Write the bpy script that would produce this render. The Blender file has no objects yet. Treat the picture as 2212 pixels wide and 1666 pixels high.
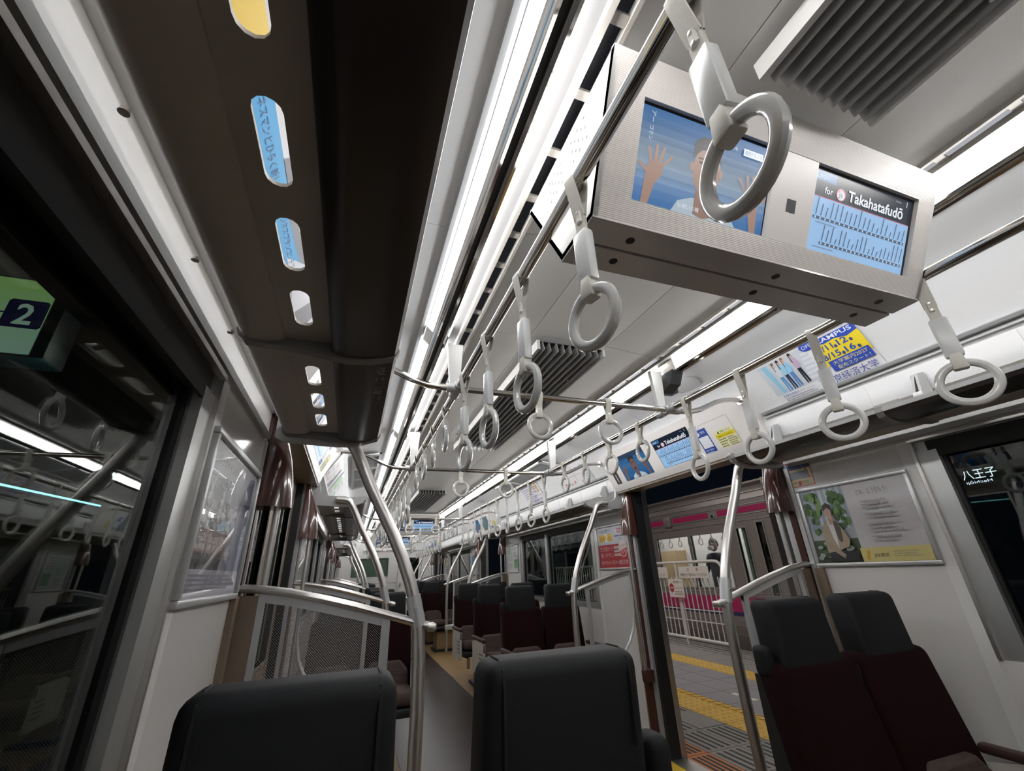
import bpy, bmesh, math, random
from mathutils import Vector, Matrix
random.seed(7)
PI = math.pi
S = bpy.context.scene
COL = S.collection

# ------------------------------------------------------------------ camera
CAM = (-0.91, 0.0, 1.20)
F_PX = 915.79
YAW, PIT, ROL = 0.353435408, -0.412604189, -0.0394156383
def _cam():
    B = Matrix(((1, 0, 0), (0, 0, -1), (0, 1, 0)))
    R = Matrix.Rotation(ROL, 3, 'Z') @ Matrix.Rotation(PIT, 3, 'X') @ B @ Matrix.Rotation(YAW, 3, 'Z')
    cd = bpy.data.cameras.new('camera'); co = bpy.data.objects.new('camera', cd); COL.objects.link(co)
    M = Matrix((R[0], -R[1], -R[2])).transposed()
    co.matrix_world = Matrix.Translation(CAM) @ M.to_4x4()
    cd.sensor_width = 36; cd.lens = F_PX / 2212 * 36; cd.clip_start = 0.01; cd.clip_end = 200
    S.camera = co
_cam()
# ------------------------------------------------------------------ world, exposure, lamps of the station
S.view_settings.view_transform = 'Standard'; S.view_settings.look = 'None'
S.view_settings.gamma = 1.0; S.view_settings.use_curve_mapping = False
S.view_settings.exposure = 1.2
W = bpy.data.worlds.new('night'); S.world = W; W.use_nodes = True
W.node_tree.nodes['Background'].inputs[0].default_value = (0.0008, 0.0012, 0.0020, 1)
W.node_tree.nodes['Background'].inputs[1].default_value = 1.0
LED = 9.0            # strength of the ceiling light diffusers
def area(name, loc, rot, sx, sy, e, col=(1, 1, 1)):
    l = bpy.data.lights.new(name, 'AREA'); l.shape = 'RECTANGLE'; l.size = sx; l.size_y = sy; l.energy = e; l.color = col
    o = bpy.data.objects.new(name, l); COL.objects.link(o); o.location = loc; o.rotation_euler = rot; return o
area('platform_lamp_light', (3.2, 5.5, 3.3), (0, 0, 0), 0.3, 7.0, 34, (1, .97, .92))
area('platform_lamp_light', (3.2, 14, 3.3), (0, 0, 0), 0.3, 6.0, 6, (1, .97, .92))
area('far_platform_lamp_light', (-3.4, 2.0, 3.6), (0, 0, 0), 0.3, 4.0, 14, (1, .93, .8))

# ------------------------------------------------------------------ layout numbers
P = 4.68
BAYS = [0.06, 4.74, 9.42]
DOORS = [2.40, 7.08, 11.76]
Y0, Y1 = -1.60, 13.3
WX = 1.232
HRAIL = 1.93

# ------------------------------------------------------------------ materials
MATS = {}
def mat(name, rgb, rough=0.5, metal=0.0, emit=0.0, noise=0.06, scale=6.0, bump=0.0, bscale=200.0, coat=0.0, spec=0.5, ecol=None):
    if name in MATS: return MATS[name]
    m = bpy.data.materials.new(name); m.use_nodes = True; N = m.node_tree.nodes; L = m.node_tree.links
    b = N['Principled BSDF']
    b.inputs['Roughness'].default_value = rough; b.inputs['Metallic'].default_value = metal
    b.inputs['Specular IOR Level'].default_value = spec
    b.inputs['Coat Weight'].default_value = coat; b.inputs['Coat Roughness'].default_value = 0.05
    tc = N.new('ShaderNodeTexCoord')
    if noise:
        n = N.new('ShaderNodeTexNoise'); n.inputs['Scale'].default_value = scale; n.inputs['Detail'].default_value = 3
        r = N.new('ShaderNodeMix'); r.data_type = 'RGBA'
        L.new(tc.outputs['Object'], n.inputs['Vector'])
        r.inputs['A'].default_value = (*[max(0, c * (1 - noise)) for c in rgb], 1)
        r.inputs['B'].default_value = (*[min(1, c * (1 + noise)) for c in rgb], 1)
        L.new(n.outputs['Fac'], r.inputs['Factor']); L.new(r.outputs['Result'], b.inputs['Base Color'])
    else:
        b.inputs['Base Color'].default_value = (*rgb, 1)
    if bump:
        n2 = N.new('ShaderNodeTexNoise'); n2.inputs['Scale'].default_value = bscale; n2.inputs['Detail'].default_value = 2
        L.new(tc.outputs['Object'], n2.inputs['Vector'])
        bp = N.new('ShaderNodeBump'); bp.inputs['Strength'].default_value = bump; bp.inputs['Distance'].default_value = 0.002
        L.new(n2.outputs['Fac'], bp.inputs['Height']); L.new(bp.outputs['Normal'], b.inputs['Normal'])
    if emit:
        b.inputs['Emission Color'].default_value = (*(ecol or rgb), 1); b.inputs['Emission Strength'].default_value = emit
    MATS[name] = m; return m
def nodes_of(m): return m.node_tree.nodes, m.node_tree.links, m.node_tree.nodes['Principled BSDF']
white = mat('white_panel', (.66, .655, .65), .32, noise=.03)
ceilm = mat('ceiling_panel', (.70, .695, .685), .42, noise=.03)
covem = mat('cove_panel', (.68, .68, .685), .30, noise=.02)
wallm = mat('wall_panel', (.62, .61, .60), .22, noise=.04, scale=3, coat=.25)
hdrm = mat('header_panel', (.68, .65, .63), .28, noise=.02)
cream = mat('cream_aluminium', (.40, .385, .36), .4, metal=.2, noise=.03)
chrome = mat('polished_steel', (.62, .60, .57), .12, metal=1.0, noise=.05)
steel = mat('brushed_steel', (.64, .62, .60), .36, metal=1.0, noise=.06, scale=14)
alu = mat('satin_aluminium', (.56, .57, .57), .38, metal=.85, noise=.05)
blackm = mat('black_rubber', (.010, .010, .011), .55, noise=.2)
darkslot = mat('dark_recess', (.012, .013, .018), .6, noise=.2)
brown = mat('brown_gloss', (.075, .027, .020), .16, coat=.6, noise=.12)
browndk = mat('brown_panel', (.060, .022, .017), .3, noise=.12)
beige = mat('beige_woodgrain', (.21, .16, .115), .38, noise=.18, scale=9)
rackm = mat('rack_underside', (.40, .365, .32), .38, noise=.10)
racknose = mat('rack_nose', (.034, .028, .027), .28, noise=.2)
racklip = mat('rack_joint', (.19, .185, .18), .4, noise=.08)
endm = mat('grey_endplate', (.42, .42, .42), .35, noise=.04)
strapw = mat('strap_belt', (.58, .565, .51), .5, noise=.06, bump=.3, bscale=900)
ringm = mat('strap_ring', (.52, .52, .51), .16, noise=.04, coat=.3)
sleeve = mat('strap_sleeve', (.60, .61, .61), .25, noise=.03)
floorm = mat('floor_brown', (.029, .018, .0155), .35, noise=.25, scale=30)
floort = mat('floor_tan', (.22, .135, .055), .45, noise=.12, scale=25)
yellow = mat('yellow_tread', (.55, .36, .03), .5, noise=.1)
burg = mat('burgundy_moquette', (.0125, .0032, .0040), .9, noise=.3, scale=160, bump=.6, bscale=700, spec=.1)
charc = mat('charcoal_headrest', (.0095, .0105, .0125), .58, noise=.15, scale=40, bump=.25, bscale=1200, spec=.22)
seatblk = mat('black_seat_shell', (.012, .012, .013), .5, noise=.2)
ivory = mat('ivory_armrest', (.52, .49, .44), .35, noise=.05)
padm = mat('brown_arm_pad', (.05, .026, .022), .5, noise=.2)
pedestal = mat('seat_pedestal', (.30, .20, .085), .5, noise=.1)
silverpt = mat('silver_paint', (.52, .53, .54), .35, metal=.5, noise=.04)
blackcam = mat('camera_housing', (.03, .033, .037), .4, noise=.1)
def cushion_mat():
    m = mat('grey_brown_moquette', (.135, .098, .088), .95, noise=0, spec=.15)
    N, L, b = nodes_of(m)
    tc = N.new('ShaderNodeTexCoord'); mp = N.new('ShaderNodeMapping'); mp.inputs['Scale'].default_value = (6, 60, 60)
    n = N.new('ShaderNodeTexNoise'); n.inputs['Scale'].default_value = 2.2; n.inputs['Detail'].default_value = 4
    r = N.new('ShaderNodeMix'); r.data_type = 'RGBA'
    r.inputs['A'].default_value = (.045, .031, .028, 1); r.inputs['B'].default_value = (.105, .078, .070, 1)
    L.new(tc.outputs['Object'], mp.inputs['Vector']); L.new(mp.outputs['Vector'], n.inputs['Vector'])
    L.new(n.outputs['Fac'], r.inputs['Factor']); L.new(r.outputs['Result'], b.inputs['Base Color'])
    return m
cush = cushion_mat()
def glass_mat(name, tint, boost=1.0):
    m = bpy.data.materials.new(name); m.use_nodes = True; N = m.node_tree.nodes; L = m.node_tree.links
    N.remove(N['Principled BSDF']); out = N['Material Output']
    t = N.new('ShaderNodeBsdfTransparent'); t.inputs[0].default_value = (*tint, 1)
    g = N.new('ShaderNodeBsdfGlossy'); g.inputs['Roughness'].default_value = 0.01; g.inputs['Color'].default_value = (1, 1, 1, 1)
    lw = N.new('ShaderNodeLayerWeight'); fr = N.new('ShaderNodeMath'); fr.operation = 'POWER'; fr.inputs[1].default_value = 5
    L.new(lw.outputs['Facing'], fr.inputs[0])
    mu = N.new('ShaderNodeMath'); mu.operation = 'MULTIPLY_ADD'; mu.inputs[1].default_value = .95 * boost; mu.inputs[2].default_value = .045 * boost; mu.use_clamp = True
    mx = N.new('ShaderNodeMixShader')
    L.new(fr.outputs[0], mu.inputs[0]); L.new(mu.outputs[0], mx.inputs[0]); L.new(t.outputs[0], mx.inputs[1]); L.new(g.outputs[0], mx.inputs[2])
    L.new(mx.outputs[0], out.inputs[0]); MATS[name] = m; return m
glass = glass_mat('tinted_window_glass', (.60, .66, .63))
clearg = glass_mat('clear_glass', (.97, .97, .97), .8)
def perf_mat():
    m = bpy.data.materials.new('dotted_clear_panel'); m.use_nodes = True; N = m.node_tree.nodes; L = m.node_tree.links
    b = N['Principled BSDF']; b.inputs['Base Color'].default_value = (.42, .41, .40, 1); b.inputs['Roughness'].default_value = .6
    out = N['Material Output']; t = N.new('ShaderNodeBsdfTransparent'); t.inputs[0].default_value = (.86, .86, .86, 1)
    tc = N.new('ShaderNodeTexCoord'); mp = N.new('ShaderNodeMapping')
    mp.inputs['Rotation'].default_value = (0, PI / 4, 0); mp.inputs['Scale'].default_value = (190, 0, 190)
    fr = N.new('ShaderNodeVectorMath'); fr.operation = 'FRACTION'
    sb = N.new('ShaderNodeVectorMath'); sb.operation = 'SUBTRACT'; sb.inputs[1].default_value = (.5, 0, .5)
    ln = N.new('ShaderNodeVectorMath'); ln.operation = 'LENGTH'
    lt = N.new('ShaderNodeMath'); lt.operation = 'LESS_THAN'; lt.inputs[1].default_value = .25
    mx = N.new('ShaderNodeMixShader')
    L.new(tc.outputs['Object'], mp.inputs['Vector']); L.new(mp.outputs['Vector'], fr.inputs[0]); L.new(fr.outputs[0], sb.inputs[0])
    L.new(sb.outputs[0], ln.inputs[0]); L.new(ln.outputs['Value'], lt.inputs[0])
    L.new(lt.outputs[0], mx.inputs[0]); L.new(t.outputs[0], mx.inputs[1]); L.new(b.outputs[0], mx.inputs[2]); L.new(mx.outputs[0], out.inputs[0])
    return m
perf = perf_mat()
def rib_mat():
    m = mat('ribbed_display_plastic', (.60, .57, .55), .3, noise=.02)
    N, L, b = nodes_of(m); tc = N.new('ShaderNodeTexCoord'); w = N.new('ShaderNodeTexWave'); w.bands_direction = 'Z'
    w.inputs['Scale'].default_value = 90
    bp = N.new('ShaderNodeBump'); bp.inputs['Strength'].default_value = .25; bp.inputs['Distance'].default_value = .001
    L.new(tc.outputs['Object'], w.inputs['Vector']); L.new(w.outputs['Fac'], bp.inputs['Height']); L.new(bp.outputs['Normal'], b.inputs['Normal'])
    return m
ribm = rib_mat()
dispbot = mat('display_underside', (.52, .50, .49), .16, noise=.03)
ledm = mat('light_diffuser', (.9, .9, .9), .5, noise=0, emit=LED * 1.1, ecol=(.97, .985, 1.0))
ledin = mat('inner_light_diffuser', (.9, .9, .9), .5, noise=0, emit=LED * 1.25, ecol=(1.0, .985, .96))
def ink(rgb, emit=0.0):
    k = 'ink_%02x%02x%02x_%d' % (*[int(max(0, min(1, c)) * 255) for c in rgb], int(emit * 100))
    if k in MATS: return MATS[k]
    if emit:
        return mat(k, tuple(c * .05 for c in rgb), .25, noise=0, emit=emit, ecol=rgb)
    return mat(k, rgb, .35, noise=.02)

# ------------------------------------------------------------------ mesh helpers
ORG = {}
def V(*a): return Vector(a)
class MB:
    def __init__(s): s.v = []; s.f = []; s.m = []
    def add(s, vs, fs, m=0):
        o = len(s.v); s.v += [tuple(p) for p in vs]; s.f += [tuple(i + o for i in f) for f in fs]; s.m += [m] * len(fs); return s
    def box(s, x0, x1, y0, y1, z0, z1, m=0):
        vs = [(x, y, z) for x in (x0, x1) for y in (y0, y1) for z in (z0, z1)]
        return s.add(vs, [(0, 1, 3, 2), (4, 6, 7, 5), (0, 4, 5, 1), (2, 3, 7, 6), (0, 2, 6, 4), (1, 5, 7, 3)], m)
    def rbox(s, x0, x1, y0, y1, z0, z1, r=.01, seg=2, m=0, fn=None):
        bm = bmesh.new(); bmesh.ops.create_cube(bm, size=1)
        for v in bm.verts:
            v.co = ((x0 + x1) / 2 + v.co.x * (x1 - x0), (y0 + y1) / 2 + v.co.y * (y1 - y0), (z0 + z1) / 2 + v.co.z * (z1 - z0))
        bmesh.ops.bevel(bm, geom=list(bm.edges), offset=r, segments=seg, profile=.5, affect='EDGES')
        bm.verts.index_update()
        vs = [fn(v.co) if fn else v.co for v in bm.verts]
        s.add(vs, [[v.index for v in f.verts] for f in bm.faces], m); bm.free(); return s
    def extr(s, prof, y0, y1, m=0, closed=True, caps=True):     # profile in x,z extruded along y
        n = len(prof); vs = [(x, y0, z) for x, z in prof] + [(x, y1, z) for x, z in prof]
        k = n if closed else n - 1
        fs = [(i, (i + 1) % n, n + (i + 1) % n, n + i) for i in range(k)]
        if closed and caps: fs += [tuple(range(n)), tuple(range(2 * n - 1, n - 1, -1))]
        return s.add(vs, fs, m)
    def tube(s, pts, r, n=10, m=0, caps=True, r2=None):
        pts = [Vector(p) for p in pts]; k = len(pts)
        rs = r if isinstance(r, (list, tuple)) else [r] * k
        t0 = (pts[1] - pts[0]).normalized(); a = Vector((0, 0, 1)) if abs(t0.z) < .9 else Vector((0, 1, 0))
        nrm = t0.cross(a).normalized(); vs = []
        for i, p in enumerate(pts):
            t = (pts[min(i + 1, k - 1)] - pts[max(i - 1, 0)]).normalized()
            nrm = (nrm - t * nrm.dot(t)).normalized(); b = t.cross(nrm)
            q = r2 if r2 else rs[i]
            for j in range(n):
                an = 2 * PI * j / n; vs.append(p + nrm * rs[i] * math.cos(an) + b * q * math.sin(an))
        fs = [(i * n + j, i * n + (j + 1) % n, (i + 1) * n + (j + 1) % n, (i + 1) * n + j) for i in range(k - 1) for j in range(n)]
        if caps: fs += [tuple(range(n)), tuple(range(k * n - 1, (k - 1) * n - 1, -1))]
        return s.add(vs, fs, m)
    def torus(s, c, R, r, u, w, n=28, k=10, m=0, tw=None):      # ring spanned by u, w
        c = Vector(c); u = Vector(u); w = Vector(w); ax = u.cross(w); vs = []; tw = tw or r
        for i in range(n):
            a = 2 * PI * i / n; d = u * math.cos(a) + w * math.sin(a)
            for j in range(k):
                b = 2 * PI * j / k; vs.append(c + d * (R + r * math.cos(b)) + ax * tw * math.sin(b))
        fs = [(i * k + j, i * k + (j + 1) % k, ((i + 1) % n) * k + (j + 1) % k, ((i + 1) % n) * k + j) for i in range(n) for j in range(k)]
        return s.add(vs, fs, m)
    def poly(s, pts, thick, m=0):                                # polygon with thickness vector
        n = len(pts); t = Vector(thick); vs = [Vector(p) for p in pts]; vs = vs + [p + t for p in vs]
        fs = [tuple(range(n)), tuple(range(2 * n - 1, n - 1, -1))] + [(i, (i + 1) % n, n + (i + 1) % n, n + i) for i in range(n)]
        return s.add(vs, fs, m)
    def disc(s, c, r, axis, h, n=24, m=0, r2=None):
        c = Vector(c); a = Vector(axis).normalized()
        return s.tube([c, c + a * h], [r, r2 if r2 else r], n, m)
    def build(s, name, mats, parent=None, smooth=35, fix=True):
        me = bpy.data.meshes.new(name); off = Vector(ORG.get(parent.name, (0, 0, 0))) if parent else Vector((0, 0, 0))
        me.from_pydata([(p[0] - off.x, p[1] - off.y, p[2] - off.z) for p in s.v], [], s.f)
        for mm in (mats if isinstance(mats, (list, tuple)) else [mats]): me.materials.append(mm)
        me.polygons.foreach_set('material_index', s.m)
        if fix:
            bm = bmesh.new(); bm.from_mesh(me); bmesh.ops.recalc_face_normals(bm, faces=bm.faces); bm.to_mesh(me); bm.free()
        if smooth:
            me.polygons.foreach_set('use_smooth', [True] * len(me.polygons)); me.set_sharp_from_angle(angle=math.radians(smooth))
        me.update()
        o = bpy.data.objects.new(name, me); COL.objects.link(o)
        if parent: o.parent = parent; ORG[o.name] = tuple(off)
        return o
def tag(o, label, cat, group=None):
    o['label'] = label; o['category'] = cat
    if group: o['group'] = group
    return o
def thing(name, loc, label, cat, group=None):
    o = bpy.data.objects.new(name, None); COL.objects.link(o); o.location = loc; o.empty_display_size = .05
    ORG[o.name] = tuple(loc); return tag(o, label, cat, group)
def struct(o): o['kind'] = 'structure'; return o
def sempty(name, loc=(0, 0, 0)):
    o = bpy.data.objects.new(name, None); COL.objects.link(o); o.location = loc; ORG[o.name] = tuple(loc); o.empty_display_size = .05
    return struct(o)
def dup(root, loc, rz=0.0, label=None):
    r = root.copy(); COL.objects.link(r); r.location = loc; r.rotation_euler = (0, 0, rz); ORG[r.name] = tuple(loc)
    if label: r['label'] = label
    for ch in list(root.children):
        c = ch.copy(); COL.objects.link(c); c.parent = r
        for g in list(ch.children):
            d = g.copy(); COL.objects.link(d); d.parent = c
    return r
ORD = ['nearest', 'second', 'third', 'fourth', 'fifth', 'sixth', 'seventh', 'eighth', 'ninth', 'tenth', 'eleventh', 'twelfth', 'thirteenth',
       'fourteenth', 'fifteenth', 'sixteenth', 'seventeenth', 'eighteenth', 'nineteenth', 'twentieth', 'twenty-first', 'twenty-second',
       'twenty-third', 'twenty-fourth', 'twenty-fifth', 'twenty-sixth', 'twenty-seventh', 'twenty-eighth', 'twenty-ninth', 'thirtieth'] + ['thirty-' + q for q in ('first', 'second', 'third', 'fourth', 'fifth', 'sixth', 'seventh', 'eighth', 'ninth')] + ['fortieth']
# text meshes
TXT = {}
BOLD = {'Takahatafudō': .022, 'for': .012, '7/11': .02, '8/15': .02, '12': .02, '16': .02, '2': .02, 'CAMPUS': .012, 'JKK東京': .01}
def text_mesh(body):
    if body in TXT: return TXT[body]
    c = bpy.data.curves.new('lettering', 'FONT'); c.body = body; c.size = 1; c.resolution_u = 2; c.align_x = 'LEFT'; c.offset = BOLD.get(body, 0)
    o = bpy.data.objects.new('lettering', c); COL.objects.link(o)
    me = bpy.data.meshes.new_from_object(o.evaluated_get(bpy.context.evaluated_depsgraph_get()))
    vs = [(v.co.x, v.co.y) for v in me.vertices]; fs = [tuple(p.vertices) for p in me.polygons]
    bpy.data.objects.remove(o); bpy.data.curves.remove(c); bpy.data.meshes.remove(me)
    x0 = min(v[0] for v in vs); x1 = max(v[0] for v in vs); y0 = min(v[1] for v in vs); y1 = max(v[1] for v in vs)
    TXT[body] = ([((x - x0), (y - y0)) for x, y in vs], fs, x1 - x0, y1 - y0); return TXT[body]
class Sheet:
    """flat print on a plane: origin O, unit u, v, metric coordinates"""
    def __init__(s, O, u, v, emit=0.0, map=None):
        s.O = Vector(O); s.u = Vector(u).normalized(); s.v = Vector(v).normalized(); s.n = s.u.cross(s.v)
        s.mb = MB(); s.mats = []; s.emit = emit; s.map = map; s.lay = 0
    def _m(s, rgb, emit=None):
        k = ink(rgb, s.emit if emit is None else emit)
        if k not in s.mats: s.mats.append(k)
        return s.mats.index(k)
    def pt(s, a, b, w): return s.O + s.u * a + s.v * b + s.n * w
    def poly(s, pts, rgb, lay=None, emit=None):
        if lay is None: s.lay += 1; lay = s.lay
        s.mb.add([s.pt(a, b, .0004 + .00012 * lay) for a, b in pts], [tuple(range(len(pts)))], s._m(rgb, emit)); return s
    def rect(s, a0, b0, a1, b1, rgb, lay=None, emit=None): return s.poly([(a0, b0), (a1, b0), (a1, b1), (a0, b1)], rgb, lay, emit)
    def ell(s, a, b, ra, rb, rgb, lay=None, rot=0, n=18, emit=None):
        c, q = math.cos(rot), math.sin(rot)
        return s.poly([(a + ra * math.cos(t) * c - rb * math.sin(t) * q, b + ra * math.cos(t) * q + rb * math.sin(t) * c) for t in [2 * PI * i / n for i in range(n)]], rgb, lay, emit)
    def blob(s, a, b, ra, rb, rgb, n=14, j=.25, emit=None):
        return s.poly([(a + ra * (1 - j * random.random()) * math.cos(2 * PI * i / n), b + rb * (1 - j * random.random()) * math.sin(2 * PI * i / n)) for i in range(n)], rgb, None, emit)
    def text(s, body, a, b, h, rgb, w=None, rot=0, flip=False, emit=None, center=False):
        vs, fs, tw, th = text_mesh(body); k = h / max(th, 1e-6); kx = (w / tw) if w else k
        s.lay += 1; c, q = math.cos(rot), math.sin(rot); dx = -tw * kx / 2 if center else 0
        pts = []
        for x, y in vs:
            X = (tw - x if flip else x) * kx + dx; Y = y * k
            pts.append(s.pt(a + X * c - Y * q, b + X * q + Y * c, .0005 + .00012 * s.lay))
        s.mb.add(pts, fs, s._m(rgb, emit)); return s
    def lines(s, a0, b0, a1, b1, n, rgb, ragged=.3, fill=.5):
        s.lay += 1; st = (b1 - b0) / n
        for i in range(n):
            e = a0 + (a1 - a0) * (1 - ragged * random.random()); x = a0
            while x < e:
                w = st * random.uniform(.35, .9); x2 = min(e, x + w)
                s.rect(x, b1 - st * (i + fill), x2, b1 - st * i, rgb, s.lay); x = x2 + st * .22
        return s
    def build(s, name, parent): return s.mb.build(name, s.mats, parent, smooth=0, fix=False)

# ================================================================== SETTING
def build_floor():
    fl = sempty('floor')
    MB().box(-.45, .45, Y0, Y1, -.05, 0).build('aisle_covering', floorm, fl)
    for sgn in (-1, 1):
        for k in range(4):
            a = Y0 if k == 0 else DOORS[k - 1] + .74
            b = Y1 if k == 3 else DOORS[k] - .74
            x0, x1 = sorted((sgn * .452, sgn * WX))
            MB().box(x0, x1, a, b, -.05, 0).build('bay_covering', floort, fl)
        for d in DOORS:
            x0, x1 = sorted((sgn * .452, sgn * 1.10)); MB().box(x0, x1, d - .738, d + .738, -.05, 0).build('vestibule_covering', floort, fl)
            x0, x1 = sorted((sgn * 1.102, sgn * 1.235)); MB().box(x0, x1, d - .738, d + .738, -.05, .002).build('yellow_step_edge', yellow, fl)
            x0, x1 = sorted((sgn * 1.237, sgn * 1.36)); MB().box(x0, x1, d - .70, d + .70, -.06, .006).build('door_sill', steel, fl)
build_floor()

def build_ceiling():
    ce = sempty('ceiling')
    cz = lambda x: 2.206 + .030 * (1 - (x / .492) ** 2)
    ys = [Y0, .98, 1.62, 3.21, 4.47, 5.75, 7.7, 9.0, 10.3, 11.6, Y1]
    for a, b in zip(ys[:-1], ys[1:]):
        for x0, x1 in ((-.492, -.21), (-.207, .207), (.21, .492)):
            MB().extr([(x0, cz(x0)), (x1, cz(x1)), (x1, cz(x1) + .02), (x0, cz(x0) + .02)], a + .0015, b - .0015).build('ceiling_plate', ceilm, ce)
    MB().box(-1.3, 1.3, Y0, Y1, 2.27, 2.29).build('roof_sheet', darkslot, ce)
    for i, s in enumerate((-1, 1)):
        tr = sempty('trim_%d' % (i + 1))
        bx_, bz_ = (1.15, 1.93) if s > 0 else (1.1825, 1.88)
        prof = [(.705, 2.2), (.80, 2.198), (.90, 2.19), (.97, 2.165), (1.02, 2.13), (bx_, bz_)]
        th = [(x + .012, z + .012) for x, z in reversed(prof)]
        cs = [Y0, 1.02, 2.42, 3.6, 4.74, 5.9, 7.08, 8.3, 9.5, 10.7, Y1]
        for a, b in zip(cs[:-1], cs[1:]):
            MB().extr([(s * x, z) for x, z in prof + th], a + .001, b - .001).build('cove_panel', covem, tr)
        for k, bc in enumerate(BAYS):
            a, b = max(Y0, bc - 1.63), bc + 1.63
            lp = MB().extr([(s * (bx_ + .002), bz_ + .005), (s * (bx_ + .018), 1.80), (s * 1.205, 1.76), (s * 1.24, 1.755), (s * 1.24, bz_ + .005)], a, b).build('lower_panel', covem, tr)
            x = s * 1.1325
            dx_, dz_ = bx_ - 1.15, bz_ - 1.93
            MB().extr([(s * (q_[0] + dx_), q_[1] + dz_) for q_ in ((1.128, 1.945), (1.120, 1.938), (1.124, 1.928), (1.150, 1.928), (1.150, 1.945))], a + .09, b - .09).build('poster_rail', alu, tr)
            MB().extr([(s * (q_[0] + dx_), q_[1] + dz_) for q_ in ((1.142, 1.922), (1.138, 1.910), (1.155, 1.910), (1.153, 1.922))], a + .09, b - .09).build('poster_rail', silverpt, tr)
            for q in range(6 if s > 0 else 0):       # access covers
                ya = bc - 1.5 + q * .5
                if ya < Y0 or ya + .42 > b: continue
                MB().extr([(s * 1.1535, 1.895), (s * 1.1665, 1.795), (s * 1.172, 1.795), (s * 1.159, 1.895)], ya + .04, ya + .44).build('access_cover', covem, lp)
build_ceiling()

def build_walls():
    for s, nm in ((-1, 'wall_left'), (1, 'wall_right')):
        root = sempty(nm); mb = MB(); lo = MB()
        xi, xo = s * WX, s * 1.31
        x0, x1 = sorted((xi, xo))
        for bc in BAYS:
            a, b = max(Y0, bc - 1.59), bc + 1.59
            mb.box(x0, x1, max(Y0, bc - 1.0), bc + 1.0, 0, .86)                 # under the window
            mb.box(x0, x1, max(Y0, bc - 1.0), bc + 1.0, 1.635, 1.93)            # above the window
            mb.box(x0, x1, bc + 1.0, b, 0, 1.93)
            if bc - 1.0 > Y0: mb.box(x0, x1, a, bc - 1.0, 0, 1.93)
            # raised panel edge beside the window, and skirting
            for q in (-1, 1):
                if bc + q * 1.03 < Y0: continue
                y = bc + q * 1.03
                lo.box(*sorted((s * (WX - .004), s * WX)), y - .02, y + .02, .5, 1.635)
        mb.box(x0, x1, DOORS[-1] + .84, Y1, 0, 1.93)
        mb.build('wall_sheet', wallm, root); lo.build('panel_edge', white, root)
        for bc in BAYS:
            for q in (-1, 1):
                y = bc + q * 1.577
                if y < Y0: continue
                MB().box(*sorted((s * (WX - .006), s * WX)), y - .012, y + .012, 0, 1.648).build('edge_strip', silverpt, root)
                MB().box(*sorted((s * (WX - .05), s * (WX - .001))), y - .25 * (q > 0) , y + .25 * (q < 0), .0, .12).build('skirting', alu, root)
                # horizontal strip above window carrying the rack
            MB().box(*sorted((s * (WX - .012), s * WX)), max(Y0, bc - 1.55), bc + 1.55, 1.648, 1.668).build('head_strip', alu, root)
build_walls()

def build_windows():
    n = 0
    for s in (-1, 1):
        for bc in BAYS:
            n += 1; a, b = max(Y0, bc - 1.0), bc + 1.0; z0, z1 = .86, 1.635
            w = sempty('window_%d' % n)
            X = lambda t: s * t
            fr = MB()
            fw = .072
            def bx(m, xa, xb, *r): m.box(*sorted((X(xa), X(xb))), *r)
            bx(fr, 1.244, 1.30, a, b, z1 - .05, z1); bx(fr, 1.236, 1.30, a, b, z0, z0 + .05)
            bx(fr, 1.236, 1.30, b - fw, b, z0 + .05, z1 - .05); bx(fr, 1.236, 1.30, a, a + fw, z0 + .05, z1 - .05)
            pc = bc + .14
            bx(fr, 1.236, 1.30, pc - .03, pc + .03, z0 + .05, z1 - .05)
            fr.build('frame', alu, w)
            tr = MB(); bx(tr, 1.222, 1.236, a, b + .0, z1 - .008, z1 + .004); bx(tr, 1.226, 1.236, b - .004, b + .008, z0, z1 + .004); bx(tr, 1.226, 1.236, a, a + .006, z0, z1)
            tr.build('edge_bead', steel, w)
            gk = MB()
            for ya, yb in ((a + fw, pc - .03), (pc + .03, b - fw)):
                bx(gk, 1.256, 1.285, ya, yb, z1 - .064, z1 - .05); bx(gk, 1.256, 1.285, ya, yb, z0 + .05, z0 + .064)
                bx(gk, 1.256, 1.285, ya, ya + .013, z0 + .064, z1 - .064); bx(gk, 1.256, 1.285, yb - .013, yb, z0 + .064, z1 - .064)
            gk.build('gasket', blackm, w)
            for ya, yb in ((a + fw + .013, pc - .043), (pc + .043, b - fw - .013)):
                MB().box(*sorted((X(1.266), X(1.272))), ya, yb, z0 + .064, z1 - .064).build('pane', glass, w)
            MB().box(*sorted((X(1.2365), X(1.2435))), a + .02, b - .045, z1 - .078, z1 - .012).build('shaded_head_band', blackm, w)  # band over the black frame head, with its shade put into the colour
            # sash rail of the lowering window (dark band near the top)
            MB().box(*sorted((X(1.275), X(1.295))), a + fw, b - fw, z1 - .10, z1 - .064).build('blind_housing', blackm, w)
build_windows()

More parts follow.
